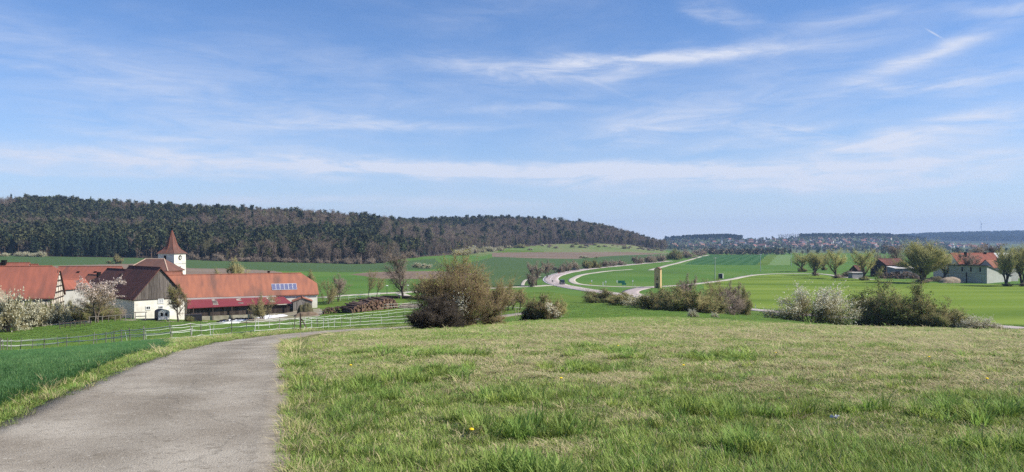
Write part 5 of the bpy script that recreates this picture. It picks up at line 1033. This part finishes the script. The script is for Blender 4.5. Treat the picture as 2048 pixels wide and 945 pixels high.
s = spot(281, 143); t = empty('sawhorse', s, .4, 'wooden A-frame trestle leaning by the white barn wall', 'trestle')
for x in (-.9, .9):
    for sgn in (-1, 1): MB().tube([(x, sgn * .8, 0), (x, 0, 1.6)], .07, 5).build('leg', WOODL, t)
MB().box((0, 0, 1.62), (2.3, .16, .16)).build('beam', WOODL, t); MB().box((0, .45, .8), (2.0, .05, .14)).build('brace', WOODL, t)
s = spot(298, 145); t = empty('board_stack', s, .5, 'pile of old boards between trestle and trailer', 'board pile')
for k in range(7): MB().box((rnd.uniform(-.3, .3), (k % 3 - 1) * .35, .08 + (k // 3) * .14), (2.4 + rnd.random(), .3, .09), 0, rnd.uniform(-.2, .2)).build('board', WOODL, t)
s = spot(338, 146); MB().box((0, 0, .7), (2.2, .1, 1.6)).build('x', DARK) if False else None
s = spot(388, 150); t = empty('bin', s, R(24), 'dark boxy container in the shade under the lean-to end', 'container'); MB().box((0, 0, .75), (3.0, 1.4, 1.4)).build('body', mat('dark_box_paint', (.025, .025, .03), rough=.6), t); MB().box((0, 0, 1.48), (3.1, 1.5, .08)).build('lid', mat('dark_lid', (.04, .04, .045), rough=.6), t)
# low pale wall along the garden
a0, a1 = spot(84, 133), spot(184, 138); t = empty('garden_wall', ((a0[0] + a1[0]) / 2, (a0[1] + a1[1]) / 2, (a0[2] + a1[2]) / 2), math.atan2(a1[1] - a0[1], a1[0] - a0[0]), 'low pale garden wall below the bare shrubs', 'wall')
Lw_ = math.hypot(a1[0] - a0[0], a1[1] - a0[1])
for k in range(5): MB().box((-Lw_ / 2 + (k + .5) * Lw_ / 5, 0, .05 + (a1[2] - a0[2]) * ((k + .5) / 5 - .5)), (Lw_ / 5 - .06, .3, .55)).build('coping_stone', CONC, t)

# stacked logs beside the paddock
LOGB = mat('log_bark', (.115, .075, .055), (.18, .12, .09), scale=2.5, coord='Object', rough=1, rnd=.35); LOGE = mat('log_cut_end', (.24, .145, .09), (.10, .065, .05), scale=4, coord='Object', rough=.9, rnd=.35, hue=.02); LOGP = mat('pale_stripped_log', (.50, .42, .34), (.36, .29, .23), scale=2, coord='Object', rough=.9, rnd=.2)
def logmesh(L, r, m, seed):
    g_ = random.Random(seed); mb = MB(); mb.tube([(0, 0, 0), (L * .5, g_.uniform(-.05, .05), g_.uniform(-.05, .05)), (L, 0, 0)], [r, r * .95, r * .85], 9, 0, False); n = 9
    mb.f.append(list(range(n))[::-1]); mb.m.append(1); mb.f.append(list(range(2 * n, 3 * n))); mb.m.append(1); return mb.mesh('log', [m, LOGE])
LM = [logmesh(4.6 + .6 * (i % 3), .12 + .026 * i, LOGB, i) for i in range(6)]; LS = [logmesh(2.0, .10 + .02 * i, LOGB, 20 + i) for i in range(4)]; LP_ = [logmesh(4.6, .15 + .03 * i, LOGP, 40 + i) for i in range(3)]
def stack(px0, px1, d0, d1, n_layers, prof, meshes, yaw, lb, group, pitch=.44):
    p0, p1 = np.array(spot(px0, d0)), np.array(spot(px1, d1)); Ld = np.linalg.norm(p1[:2] - p0[:2]); n = int(Ld / pitch)
    for ly in range(n_layers):
        for i in range(n):
            t_ = (i + .5 * (ly % 2) + .2) / n
            if ly * .30 > prof(t_): continue
            q = p0 + (p1 - p0) * t_; g_ = float(hz(q[0], q[1])); o = obj('log', meshes[rnd.randrange(len(meshes))], None, (q[0] + rnd.uniform(-.14, .14), q[1] + rnd.uniform(-.45, .45), g_ + .16 + ly * .30 + rnd.uniform(-.05, .05)), (rnd.uniform(0, 6), R(rnd.uniform(-3, 1.5)), R(yaw + rnd.gauss(0, 7)))); o.rotation_mode = 'XYZ'
            tag(o, (lb + (', bottom layers' if ly < 2 else ', middle layers' if ly < 5 else ', top layers') + (' at the left end' if t_ < .33 else ' in the middle' if t_ < .67 else ' at the right end')) if 'big' in group else lb, 'log', group)
stack(704, 796, 147, 158, 7, lambda t: (2.0 + .25 * math.sin(t * 17)) * min(1, .35 + t * 1.6) * (1 if t < .8 else 1 - (t - .8) * 2.0), LM, 128, 'brown log with orange end in the big stack', 'logs of the big stack')
stack(646, 694, 148, 152, 5, lambda t: 1.2 * (1 - abs(t - .5) * .6), LS, 110, 'short dark log in the low stack left of the big one', 'logs of the low stack', .36)
for k in range(9):
    q = spot(800, 158); ly = k // 4; o = obj('log', LP_[k % 3], None, (q[0] + rnd.uniform(-.2, .3) + ly * .2, q[1] - 1.2 + (k % 4) * .42 + ly * .2, float(hz(q[0], q[1])) + .2 + ly * .34), (rnd.uniform(0, 6), R(rnd.uniform(-1, 2)), R(-6 + rnd.uniform(-4, 4)))); tag(o, 'pale stripped log lying crosswise right of the big stack', 'log', 'pale logs right of the stack')
for px, d, lb in ((781, 196, 'dark timber pile on the verge left of the big oak'), (822, 194, 'dark timber pile right of the big oak')):
    s = spot(px, d); t = empty('timber_pile', s, R(-8), lb, 'timber pile')
    for k in range(6): MB().tube([(-2.2, (k % 3 - 1) * .4, .22 + (k // 3) * .36), (2.2 + rnd.random() * .4, (k % 3 - 1) * .4, .22 + (k // 3) * .36)], .2, 7).build('beam', WOODD, t)
BRW = mat('brushwood', (.13, .09, .07), (.24, .18, .14), scale=1.5, lo=.4, hi=.6, rough=1)
def brush(px, d, w, h, seed, lb):
    rng = np.random.default_rng(seed); n = 260; c = rng.uniform(-1, 1, (n, 2)); s = spot(px, d); z = h * (1 - np.clip((np.abs(c[:, 0]) ** 2 + c[:, 1] ** 2) * .8, 0, 1)) * rng.random(n) ** .5; p0 = np.stack([c[:, 0] * w / 2, c[:, 1] * 1.6, z], 1); dv = rng.normal(size=(n, 3)) * np.array([1, .8, .25]); dv /= np.linalg.norm(dv, axis=1)[:, None]; p1 = p0 + dv * 1.6; p1[:, 2] = np.maximum(p1[:, 2], 0)
    v, q = tubes(np.concatenate([p0, p1, np.full((n, 1), .13), np.full((n, 1), .09)], 1), 5); tag(obj('brushwood_heap', mesh_np('brushwood_heap', v, [(q, 0)], [BRW]), None, s), lb, 'brushwood heap', kind='stuff')
brush(1782, 368, 12, 3.2, 1, 'tangled brushwood heap under the black shed'); brush(1815, 366, 10, 3.6, 2, 'dark brushwood heap left of the huge willow'); brush(1700, 384, 9, 3.4, 3, 'reddish wood heap between two willows')
heap('gravel_heap', 1903, 330, 11, 5, 2.3, 0, mat('pale_heap', (.36, .29, .22), (.24, .19, .14), scale=1, rough=1), 'pale mound of chippings beside the pale barn', 'heap', 12, .3); heap('dark_heap', 1872, 345, 7, 3, 2.2, 0, mat('rubble_dark', (.05, .045, .03)), 'dark heap under the low willow', 'heap', 13)

# ------------------------------------------------------------------ fences
POSTG = mat('fence_post_wood', (.20, .19, .16), (.14, .13, .11), scale=4, coord='Object', rough=.95, rnd=.35); POSTW = mat('white_fence_post', (.5, .5, .46), rough=.7); TAPE = mat('white_fence_tape', (.58, .62, .54), rough=.6)
def post_mesh(h, r, m): return MB().tube([(0, 0, -.3), (0, 0, h * .6), (0, 0, h)], [r, r * .95, r * .85], 7).mesh('post', m)
def fence(lb, pix, h, rails, posts, n, tape_w=.06, lean=4, sag=.05, m_rail=None, dist=None, keep=None, rail_nm='tape', jit=.04, pole=False):
    P = smooth([at(a, b) if not dist else spot(a, b) for a, b in pix], 12); acc = np.concatenate([[0], np.cumsum(np.linalg.norm(np.diff(P, axis=0), axis=1))]); tt = np.linspace(0, acc[-1], n); X = np.interp(tt, acc, P[:, 0]); Y = np.interp(tt, acc, P[:, 1]); Z = hz(X, Y)
    t = empty('paddock_fence', (X[0], Y[0], Z[0]), 0, lb, 'fence'); ht = np.array([h * rnd.uniform(.93, 1.05) for _ in range(n)])
    for i in range(n):
        me = posts[rnd.randrange(len(posts))]; o = bpy.data.objects.new('post', me); COL.objects.link(o); o.parent = t; o.location = (X[i] - X[0], Y[i] - Y[0], Z[i] - Z[0]); o.rotation_euler = (R(rnd.gauss(0, lean)), R(rnd.gauss(0, lean)), rnd.random() * 6)
    for f in rails:
        mb = MB(); off = [rnd.uniform(-jit, jit) for _ in range(n)]
        for i in range(n - 1):
            for k in range(2):
                q = []
                for u in (k / 2, (k + 1) / 2):
                    x = X[i] + (X[i + 1] - X[i]) * u - X[0]; y = Y[i] + (Y[i + 1] - Y[i]) * u - Y[0]; z = (Z[i] + off[i] + ht[i] * f) * (1 - u) + (Z[i + 1] + off[i + 1] + ht[i + 1] * f) * u - Z[0] - sag * 4 * u * (1 - u)
                    q.append((x, y - .05, z))
                if pole: mb.tube(q, tape_w / 2, 6, cap=False)
                else: mb.prism([(q[0][0], q[0][1], q[0][2] - tape_w / 2), (q[1][0], q[1][1], q[1][2] - tape_w / 2), (q[1][0], q[1][1], q[1][2] + tape_w / 2), (q[0][0], q[0][1], q[0][2] + tape_w / 2)], (0, .02, 0))
        mb.build(rail_nm, m_rail or TAPE, t)
    return t
pm = [post_mesh(1.12, .032, POSTG), post_mesh(1.18, .034, POSTG), post_mesh(1.1, .028, POSTW), post_mesh(1.12, .036, POSTG)]
FR = mat('pale_timber_rail', (.46, .47, .41), (.37, .38, .32), scale=3, coord='Object', rough=.9)
fence('long three-railed pale paddock fence running beside the path', [(-160, 718), (-60, 712), (28, 706.5), (120, 700.5), (200, 693.5), (277, 687), (358, 681), (434, 673.5), (510, 668), (601, 661.5), (668, 657), (720, 653.5), (785, 649.5), (835, 646)], 1.02, (.98, .60, .20), pm, 46, .06, 4.5, .03, FR, rail_nm='rail', jit=.05, pole=True)
s = at(601, 662); t = empty('corner_post', s, 0, 'sturdy dark corner post with diagonal brace in the paddock fence', 'fence post'); MB().tube([(0, 0, -.3), (0, 0, 1.42)], .07, 8).build('post', WOODD, t); MB().tube([(.1, 0, .95), (.62, -.1, 0)], .05, 7).build('brace', WOODD, t)
pm2 = [post_mesh(1.0, .024, POSTW), post_mesh(1.05, .034, POSTG)]
fence('second pale tape fence behind the long one, crossing the grass', [(-120, 706), (60, 699), (170, 690.5), (300, 681), (392, 672), (480, 663), (560, 655), (640, 648.5), (690, 643), (735, 638), (780, 633), (825, 628), (862, 624)], 1.05, (.95, .5), pm2, 38, .04, 4, .06, jit=.05)
fence('white tape fence in front of the big log stack', [(640, 628), (668, 626.5), (700, 624), (730, 621.5), (770, 619.5), (800, 617), (845, 613)], 1.1, (.95, .45), pm2, 15, .045, 3, .03)
fence('short white fence left behind the log stacks', [(650, 604), (668, 602.5), (690, 601), (705, 600), (730, 597), (760, 594.5)], 1.3, (.95, .5), [post_mesh(1.3, .045, POSTW)], 10, .07, 2, .02)
fence('grey pole fence beside the white barn wall', [(178, 134), (205, 136), (232, 138), (262, 141)], 1.25, (.95,), [post_mesh(1.3, .06, WOODL)], 8, .11, 4, 0, WOODL, dist=True, rail_nm='rail', pole=True)
fence('weathered pole fence in front of the bare garden shrubs', [(120, 124), (150, 126), (180, 128)], 1.1, (.9, .4), [post_mesh(1.15, .06, WOODD)], 7, .1, 8, 0, WOODD, dist=True, rail_nm='rail', pole=True)

# ------------------------------------------------------------------ road things
def car(px, py, lb, paint, van=False, flip=False):
    c = np.array(at(px, py)); i = int(np.argmin(np.linalg.norm(RC - c[:2], axis=1))); i = min(max(i, 1), len(RC) - 2); dv = RC[i + 1] - RC[i - 1]; yaw = math.atan2(dv[1], dv[0]); pos = RC[i] + RN[i] * (1.75 if not flip else -1.75)
    z = float(hz(*pos)) + .10; t = empty('car', (pos[0], pos[1], z), yaw, lb, 'car'); h1, h2 = (1.0, 1.95) if van else (.85, 1.45); m = mat('car_paint_' + lb.split()[0], paint, rough=.3, spec=.5)
    side = [(-2.15, .3), (2.15, .3), (2.2, .62), (2.05, h1 - .05), (1.15, h1 + .06), (.55 if not van else .95, h2 - .04), (.2, h2), (-1.5, h2 - .03), (-2.0, h1 + .1), (-2.18, .7)]
    MB().prism([(x, -.88, zz) for x, zz in side], (0, 1.76, 0)).build('body', m, t)
    for s in (-1, 1): MB().prism([(x, s * .885, zz) for x, zz in ((1.0, h1 + .08), (.5 if not van else .82, h2 - .12), (-1.4, h2 - .12), (-1.8, h1 + .1))], (0, s * .012, 0)).build('side_window', GLASS, t)
    MB().prism([(1.17, -.74, h1 + .12), (1.17, .74, h1 + .12), (.62 if not van else 1.0, .66, h2 - .08), (.62 if not van else 1.0, -.66, h2 - .08)], (.03, 0, .02)).build('windscreen', GLASS, t)
    MB().prism([(-2.02, -.74, h1 + .14), (-2.02, .74, h1 + .14), (-1.58, .66, h2 - .08), (-1.58, -.66, h2 - .08)], (-.03, 0, .02)).build('rear_window', GLASS, t)
    for x in (-1.35, 1.35):
        for s in (-1, 1): w = MB().tube([(x, s * .72, .33), (x, s * .93, .33)], .33, 14).build('wheel', RUB, t); MB().tube([(x, s * .925, .33), (x, s * .94, .33)], .19, 10).build('rim', METAL, w)
    for s in (-1, 1): MB().box((2.19, s * .6, .66), (.06, .34, .16)).build('headlight', FRAME, t); MB().box((-2.19, s * .66, .8), (.06, .24, .2)).build('tail_light', mat('tail_red', (.35, .02, .02), rough=.3), t)
car(1122, 569.5, 'dark grey van driving round the highway bend', (.035, .04, .045), True); car(1155, 541.5, 'black far-off car on the highway beyond the bend', (.012, .013, .016), False, True)
def sign(px, py, h, w, hh, m, lb, nm='road_sign', posts=1, rnd_=False, cat='road sign', pm_=None, yaw=0, back=None):
    s = at(px, py); t = empty(nm, s, yaw, lb, cat)
    for k in range(posts): x = (k - (posts - 1) / 2) * w * .7; MB().tube([(x, 0, -.3), (x, 0, h)], .05, 6).build('post', pm_ or METAL, t)
    if rnd_: MB().tube([(0, -.06, h - hh / 2), (0, -.09, h - hh / 2)], w / 2, 16).build('plate', m, t)
    elif w: MB().box((0, -.075, h - hh / 2), (w, .04, hh)).build('plate', m, t)
TEAL = mat('green_sign_face', (.03, .16, .11), rough=.5); YEL = mat('yellow_sign_face', (.65, .45, .03), rough=.5); SGD = mat('sign_back_dark', (.035, .045, .05), rough=.6)
sign(1108.5, 547, 3.4, 2.6, 1.5, SGD, 'dark large sign board beside the highway bushes', posts=2); sign(1243, 577, 3.0, 2.7, 1.0, TEAL, 'green direction board at the junction', posts=2)
sign(1248, 578, 2.2, 1.7, .7, TEAL, 'smaller green board under the direction board', posts=2); sign(1211.5, 574.5, 2.5, .55, .75, FRAME, 'white plate sign beside the cycle path bend'); sign(1183.5, 569.5, 1.9, .5, .7, FRAME, 'small white sign at the meadow edge')
sign(1206, 572.5, 1.6, .25, 1.2, FRAME, 'short white post next to the plate sign'); sign(1234, 574.5, 2.7, .4, 1.0, FRAME, 'tall white sign left of the green boards'); sign(1265.5, 574.0, 2.6, .55, .5, FRAME, 'little white sign right of the green boards'); sign(1181, 571.5, .9, .9, .25, YEL, 'low yellow plate in the meadow edge')
sign(1105, 567.8, 1.5, .7, .7, SGD, 'round sign seen from behind inside the highway bend', rnd_=True); sign(1117.5, 551.5, 1.7, .6, .6, mat('sign_red', (.4, .05, .04)), 'small red sign on the far highway verge', rnd_=True)
dg = MB(); dg.box((0, 0, .5), (.14, .1, 1.05), 0); dg.box((0, 0, .82), (.146, .106, .18), 1); dgm = dg.mesh('guide_post', [FRAME, DARK])
for px, py, lb in ((1511, 616.5, 'white guide post beside the stretch of grey road'), (1331, 576, 'white guide post right of the yellow tower'), (1404, 569, 'white guide post on the farm road bank'), (1503, 552, 'white guide post where the farm road flattens'), (1176, 540, 'white guide post by the far highway'), (1160, 574, 'white guide post on the inside of the bend'), (1270, 574, 'white guide post at the slip road')):
    s = at(px, py); tag(obj('guide_post', dgm, None, s), lb, 'guide post', 'guide posts')
PW = mat('pole_grey_green', (.36, .40, .36), rough=.8)
for px, py, h, lb in ((1430, 559, 44, 'nearest power pole with crossbar in the meadow'), (1521, 544, 36, 'second power pole in the meadow'), (1582.5, 532, 26, 'third power pole at the pale crop strip'), (1613, 528, 32, 'furthest power pole behind the willows')):
    s = at(px, py); H = H_(h, s[1]); t = empty('power_pole', s, R(15), lb, 'power pole'); MB().tube([(0, 0, -.5), (0, 0, H)], [.22, .14], 8).build('pole', PW, t); MB().box((0, 0, H - .35), (2.4, .14, .16)).build('crossbar', PW, t)
    for x in (-1.05, 0, 1.05): MB().tube([(x, 0, H - .27), (x, 0, H + .05)], .06, 6).build('insulator', SGD, t)
s = at(1441.5, 558); t = empty('meter_kiosk', s, R(-25), 'grey cabinet kiosk at the foot of the nearest power pole', 'kiosk'); MB().box((0, 0, 1.2), (2.1, 1.3, 2.5)).build('body', mat('kiosk_grey', (.12, .13, .13), rough=.7), t); MB().box((0, 0, 2.52), (2.3, 1.5, .14)).build('roof', PLASG, t); MB().box((1.07, 0, 1.25), (.05, 1.1, 2.2)).build('door', FRAME, t); MB().box((0, -.66, 1.2), (1.7, .04, 2.0)).build('louvre', SGD, t)
for px, py, h, lb in ((774, 590, 17, 'farm street lamp with white head left of the big oak'), (815.5, 587, 15, 'farm street lamp right of the big oak')):
    s = at(px, py); H = H_(h, s[1]); t = empty('street_lamp', s, 0, lb, 'street lamp'); MB().tube([(0, 0, -.3), (0, 0, H)], [.08, .05], 8).build('pole', SGD if px < 800 else METAL, t); MB().tube([(0, 0, H), (0, 0, H + .12), (0, 0, H + .3)], [.12, .42, .08], 10).build('lamp_head', FRAME, t)

# ------------------------------------------------------------------ grass underfoot
def blades(n, rad, h, w, seed, mats, share, lean=.5, hv=.5):
    rng = np.random.default_rng(seed); a = rng.random(n) * 6.28; r = rad * np.sqrt(rng.random(n)); b0 = np.stack([r * np.cos(a), r * np.sin(a), np.full(n, -.02)], 1); hh = h * (1 - hv + hv * 1.4 * rng.random(n)); az = a + rng.normal(0, 1.2, n); ln = lean * (.3 + rng.random(n)); dx = np.stack([np.cos(az), np.sin(az), np.zeros(n)], 1); sd_ = np.stack([-np.sin(az), np.cos(az), np.zeros(n)], 1) * (w * (.6 + .8 * rng.random(n)))[:, None]
    up3 = np.array([0, 0, 1.]); P1 = b0 + dx * (hh * ln * .4)[:, None] + up3 * (hh * np.maximum(.14, .58 - .12 * ln))[:, None]; P2 = b0 + dx * (hh * ln)[:, None] + up3 * (hh * np.maximum(.10, 1 - .32 * ln))[:, None]
    v = np.stack([b0 - sd_, b0 + sd_, P1 + sd_ * .75, P1 - sd_ * .75, P2], 1).reshape(-1, 3); i = np.arange(n)[:, None] * 5; mi = rng.choice(len(mats), n, p=share); G = []
    for k in range(len(mats)): G += [(i[mi == k] + np.array([[0, 1, 2, 3]]), k), (i[mi == k] + np.array([[3, 2, 4]]), k)]
    return mesh_np('tuft', v, G, mats)
GG = mat('grass_blade_green', (.27, .345, .09), (.21, .28, .07), scale=.9, rough=.75, trans=.35, rnd=.28, hue=.02, spec=.25); GL = mat('grass_blade_lush', (.28, .375, .085), (.21, .31, .065), scale=.8, rough=.65, trans=.4, rnd=.25, hue=.02, spec=.3)
GS = mat('grass_blade_straw', (.45, .395, .215), (.37, .315, .165), scale=.8, rough=.85, trans=.25, rnd=.25, spec=.15); GP = mat('pasture_blade', (.15, .245, .045), (.115, .20, .036), scale=.3, rough=.8, trans=.3, rnd=.2, hue=.015); GD = mat('grass_blade_dead', (.34, .27, .17), (.43, .36, .23), scale=.9, rough=.9, rnd=.25); GW = mat('wheat_blade', (.058, .145, .042), (.08, .175, .05), scale=.6, rough=.6, trans=.3, rnd=.22, spec=.35)
TUFT = [blades(70, .16, .075, .0042, 400 + i, [GG, GS, GL, GD], [.62, .18, .14, .06], .9) for i in range(3)] + [blades(70, .16, .065, .0042, 410 + i, [GG, GS, GL, GD], [.26, .52, .04, .18], 1.1) for i in range(3)] + \
       [blades(60, .12, .155, .0048, 420 + i, [GL, GG, GS], [.62, .30, .08], .75) for i in range(3)] + [blades(46, .14, .24, .0055, 430 + i, [GS, GG], [.72, .28], .9) for i in range(2)] + [blades(80, .17, .205, .0060, 440 + i, [GW, GG], [.97, .03], .6, .25) for i in range(3)] + [blades(64, .14, .11, .0046, 450 + i, [GG, GL, GS], [.68, .28, .04], .85) for i in range(3)] + [blades(90, .20, .085, .0042, 460 + i, [GS, GD, GG], [.42, .24, .34], 2.2) for i in range(2)] + [blades(44, .09, .27, .0075, 470 + i, [GL, GG], [.8, .2], .8) for i in range(2)] + [blades(64, .15, .10, .0046, 480 + i, [GP], [1], .9) for i in range(3)]
gr = np.random.default_rng(8)
Lr = np.concatenate([Lw, ]); Rr = np.concatenate([Rw, ])
pathpoly = [tuple(p) for p in Lw] + [tuple(p) for p in Rw[::-1]]; wheatpoly = gpoly(POLYS[-1][1])
def sample(n, d0, d1, p, px0=-90, px1=2140):
    u = gr.random(n); e = 2 - p; d = (d0 ** e + u * (d1 ** e - d0 ** e)) ** (1 / e); px = gr.uniform(px0, px1, n); x = (px - CX) / F * d; return x, d, px
x, y, px = sample(82000, 3.6, 66, 1.32, -500, 2750)
on = inpoly(x, y, pathpoly); wh = inpoly(x, y, wheatpoly); leftside = px < np.interp(y, [4, 8, 12, 20, 30, 45, 66], [-200, 150, 330, 480, 500, 560, 590]); far_left = leftside & (y > 66)
fence_d = np.interp(px, [-90, 0, 200, 335, 440, 600, 640], [64, 64, 60, 52, 45, 60, 70]); rpx = np.array([q[0] for q in Re]); rdd = np.array([at(*q)[1] for q in Re]); k_ = rpx >= 583; near_path = (px > 583) & (px < 870) & (y > np.interp(px, rpx[k_], rdd[k_]) - 9)
keep = ~on & ~wh & ~near_path & ~((px < 600) & (y > fence_d))
x, y, px, leftside = x[keep], y[keep], px[keep], leftside[keep]
dry = fbm(x * .22 + 11, y * .22 + 4, 4) + .16 * np.clip((px - 1150) / 700, -.4, 1) * np.clip((y - 8) / 8, -1, 1) - .14 * np.clip((8.5 - y) / 3, 0, 1) - .12 * np.clip((y - 38) / 14, 0, 1) * (px < 1700); lush = fbm(x * .5 + 71, y * .5 + 33, 4) + .16 * np.clip((8.2 - y) / 3, 0, 1)
fine = fbm(x * 1.5 + 5, y * 1.5 + 9, 3); clump = fbm(x * .9 + 31, y * .9 + 77, 3)
ti = np.where(gr.random(len(x)) < 1 / (1 + np.exp(-(dry - np.where(px < 1350, .575, .55)) * 14)), gr.integers(3, 6, len(x)), gr.integers(0, 3, len(x))); ti = np.where(gr.random(len(x)) < .55 / (1 + np.exp(-(lush - .66) * 22)), gr.integers(6, 9, len(x)), ti)
m_ = gr.random(len(x)) < 1 / (1 + np.exp(-(fine + .6 * (dry - .5) - .645) * 20)); ti = np.where(m_ & (y < 34), gr.integers(17, 19, len(x)), ti)
ti = np.where((clump > .60) & (y < 20) & (gr.random(len(x)) < .22) & ((px < 1500) | (y < 9)), gr.integers(19, 21, len(x)), ti)
ti = np.where((px > 580) & (px < 680) & (y < 20) & (fine > .5) & (gr.random(len(x)) < .5), gr.integers(17, 19, len(x)), ti)
ti = np.where(leftside, gr.choice([14, 15, 16, 14, 15, 16, 6, 7, 0, 17], len(x)), ti); ti = np.where(gr.random(len(x)) < .004, gr.integers(9, 11, len(x)), ti)
sw = np.clip(y / 11, .9, 3.6); sh = np.interp(y, [5, 12, 25, 40, 66], [.95, .85, .8, .7, .55]) * gr.uniform(.6, 1.25, len(x)); sh = np.where((px > 540) & (px < 860) & (y > 30), sh * .35, sh)
sh = np.where(leftside, sh * np.interp(y, [8, 20, 40, 60], [1.1, .9, .6, .3]), sh)
scatter('grass', np.stack([x, y, hz(x, y)], 1), np.stack([gr.normal(0, .08, len(x)), gr.normal(0, .08, len(x)), gr.uniform(0, 6.28, len(x))], 1), np.stack([sw, sw, sh], 1), ti, TUFT, 'short sunlit meadow grass mixed with dry straw', cat='grass')
x, y, px = sample(38000, 6, 66, 1.15, -420, 345); k = inpoly(x, y, wheatpoly); x, y = x[k], y[k]; sw = np.clip(y / 12, .9, 3.2)
scatter('wheat', np.stack([x, y, hz(x, y)], 1), np.stack([gr.normal(0, .05, len(x)), gr.normal(0, .05, len(x)), gr.uniform(0, 6.28, len(x))], 1), np.stack([sw, sw, gr.uniform(.75, 1.1, len(x)) * np.interp(y, [10, 25, 45, 62], [1, .85, .5, .3])], 1), gr.integers(11, 14, len(x)), TUFT, 'dark green young wheat left of the path', cat='wheat')
x, y, px = sample(19000, 56, 165, .9, -350, 2450); k = np.where(px < 640, y > np.interp(px, [-120, 0, 200, 335, 440, 600, 640], [66, 66, 62, 54, 47, 62, 72]), y > 58) & ~inpoly(x, y, gpoly([q for n_, q in POLYS if n_ == 'yard'][0])) & ~inpoly(x, y, gpoly([q for n_, q in POLYS if n_ == 'spring_field'][0])) & (np.abs(px - 1560) > -1)
rd_ = np.vstack([smooth([at(*q)[:2] for q in [(600, 667), (640, 665), (720, 660), (826, 654), (880, 648), (930, 642.5), (975, 637), (1049, 627), (1078, 622)]], 8)]); dmin_ = np.min(np.hypot(x[:, None] - rd_[None, :, 0], y[:, None] - rd_[None, :, 1]), 1); k &= (dmin_ > np.where(px > 583, 7.0, 2.6)) & (np.min(np.hypot(x[:, None] - RC[None, :, 0], y[:, None] - RC[None, :, 1]), 1) > 5.5) & ((px > 860) | (y < 150) & (px < 640) | (y < 140))
x, y = x[k], y[k]; sw = np.clip(y / 14, 3.5, 8)
scatter('pasture_grass', np.stack([x, y, hz(x, y)], 1), np.stack([gr.normal(0, .05, len(x)), gr.normal(0, .05, len(x)), gr.uniform(0, 6.28, len(x))], 1), np.stack([sw, sw, gr.uniform(.5, 1.1, len(x))], 1), gr.integers(21, 24, len(x)), TUFT, 'short bright pasture grass beyond the crest', cat='grass')
# shaggy fringes along the path
def fringe(line, n, off, lo, hi, kinds):
    k = gr.integers(0, len(line) - 1, n); t_ = gr.random(n)[:, None]; p = line[k] * (1 - t_) + line[k + 1] * t_; dv = line[np.minimum(k + 1, len(line) - 1)] - line[k]; nv = np.stack([-dv[:, 1], dv[:, 0]], 1); nv /= np.linalg.norm(nv, axis=1)[:, None] + 1e-9; p = p + nv * (gr.uniform(lo, hi, n) * off)[:, None]; return p
f1 = fringe(Rw[Rw[:, 1] < 27], 2600, -1, -.05, .35, None); f2 = fringe(Lw, 3600, 1, -.12, .9, None); f = np.concatenate([f1, f2]); f = f[(f[:, 1] > 4.5)]; kk = gr.choice([14, 15, 16, 6, 14, 15, 16, 0, 14, 15, 16, 9], len(f)); fs = gr.uniform(.35, .75, len(f)); sw = np.clip(f[:, 1] / 13, .7, 2.5); fs = fs * np.interp(f[:, 1], [10, 25, 40, 70], [1, .9, .5, .25])
scatter('verge_grass', np.concatenate([f, hz(f[:, 0], f[:, 1])[:, None]], 1), np.stack([gr.normal(0, .2, len(f)), gr.normal(0, .2, len(f)), gr.uniform(0, 6.28, len(f))], 1), np.stack([sw, sw, fs], 1), kk, TUFT, 'grass fringe along both edges of the path', cat='grass')
# dandelions, litter
DY = mat('dandelion_yellow', (.75, .52, .02), rough=.8)
dm = MB(); dm.tube([(0, 0, 0), (0, 0, .10)], .004, 5, 1); dm.tube([(0, 0, .10), (0, 0, .112), (0, 0, .122)], [.012, .026, .008], 9, 0); dme = dm.mesh('dandelion', [DY, GG])
for px, py in ((940, 880), (1550, 715), (1856, 724), (1971, 771), (1365, 742), (700, 742), (1235, 700), (1120, 770)):
    s = at(px, py); tag(obj('dandelion', dme, None, s, (.1, .15, 0)), 'single yellow dandelion in the meadow grass', 'dandelion', 'dandelions in the meadow')
s = at(1669, 848); lt = MB(); g_ = random.Random(4); n = 9; pts_ = [[(i / n - .5) * .10, (j / 5 - .5) * .05, .07 + .02 * g_.random() + .015 * math.sin(i)] for i in range(n + 1) for j in range(6)]
lt.add(pts_, [(i * 6 + j, (i + 1) * 6 + j, (i + 1) * 6 + j + 1, i * 6 + j + 1) for i in range(n) for j in range(5)])
lo_ = lt.build('plastic_scrap', mat('crumpled_plastic', (.36, .37, .38), rough=.4, spec=.5), None, s, .4); lo_.modifiers.new('thick', 'SOLIDIFY').thickness = .004; tag(lo_, 'small crumpled pale plastic scrap lying in the meadow', 'litter')

# ------------------------------------------------------------------ the air over the valley
hzm = bpy.data.materials.new('air_haze'); hzm.use_nodes = True; ht_ = hzm.node_tree; ht_.nodes.clear(); pv = ht_.nodes.new('ShaderNodeVolumePrincipled'); pv.inputs['Color'].default_value = (.42, .64, 1.0, 1); pv.inputs['Density'].default_value = 8.5e-5; pv.inputs['Anisotropy'].default_value = .1
ho = ht_.nodes.new('ShaderNodeOutputMaterial'); ht_.links.new(pv.outputs[0], ho.inputs['Volume'])
hb_ = MB().box((0, 4200, 90), (25000, 8900, 340)).build('haze', hzm); tag(hb_, kind='stuff')
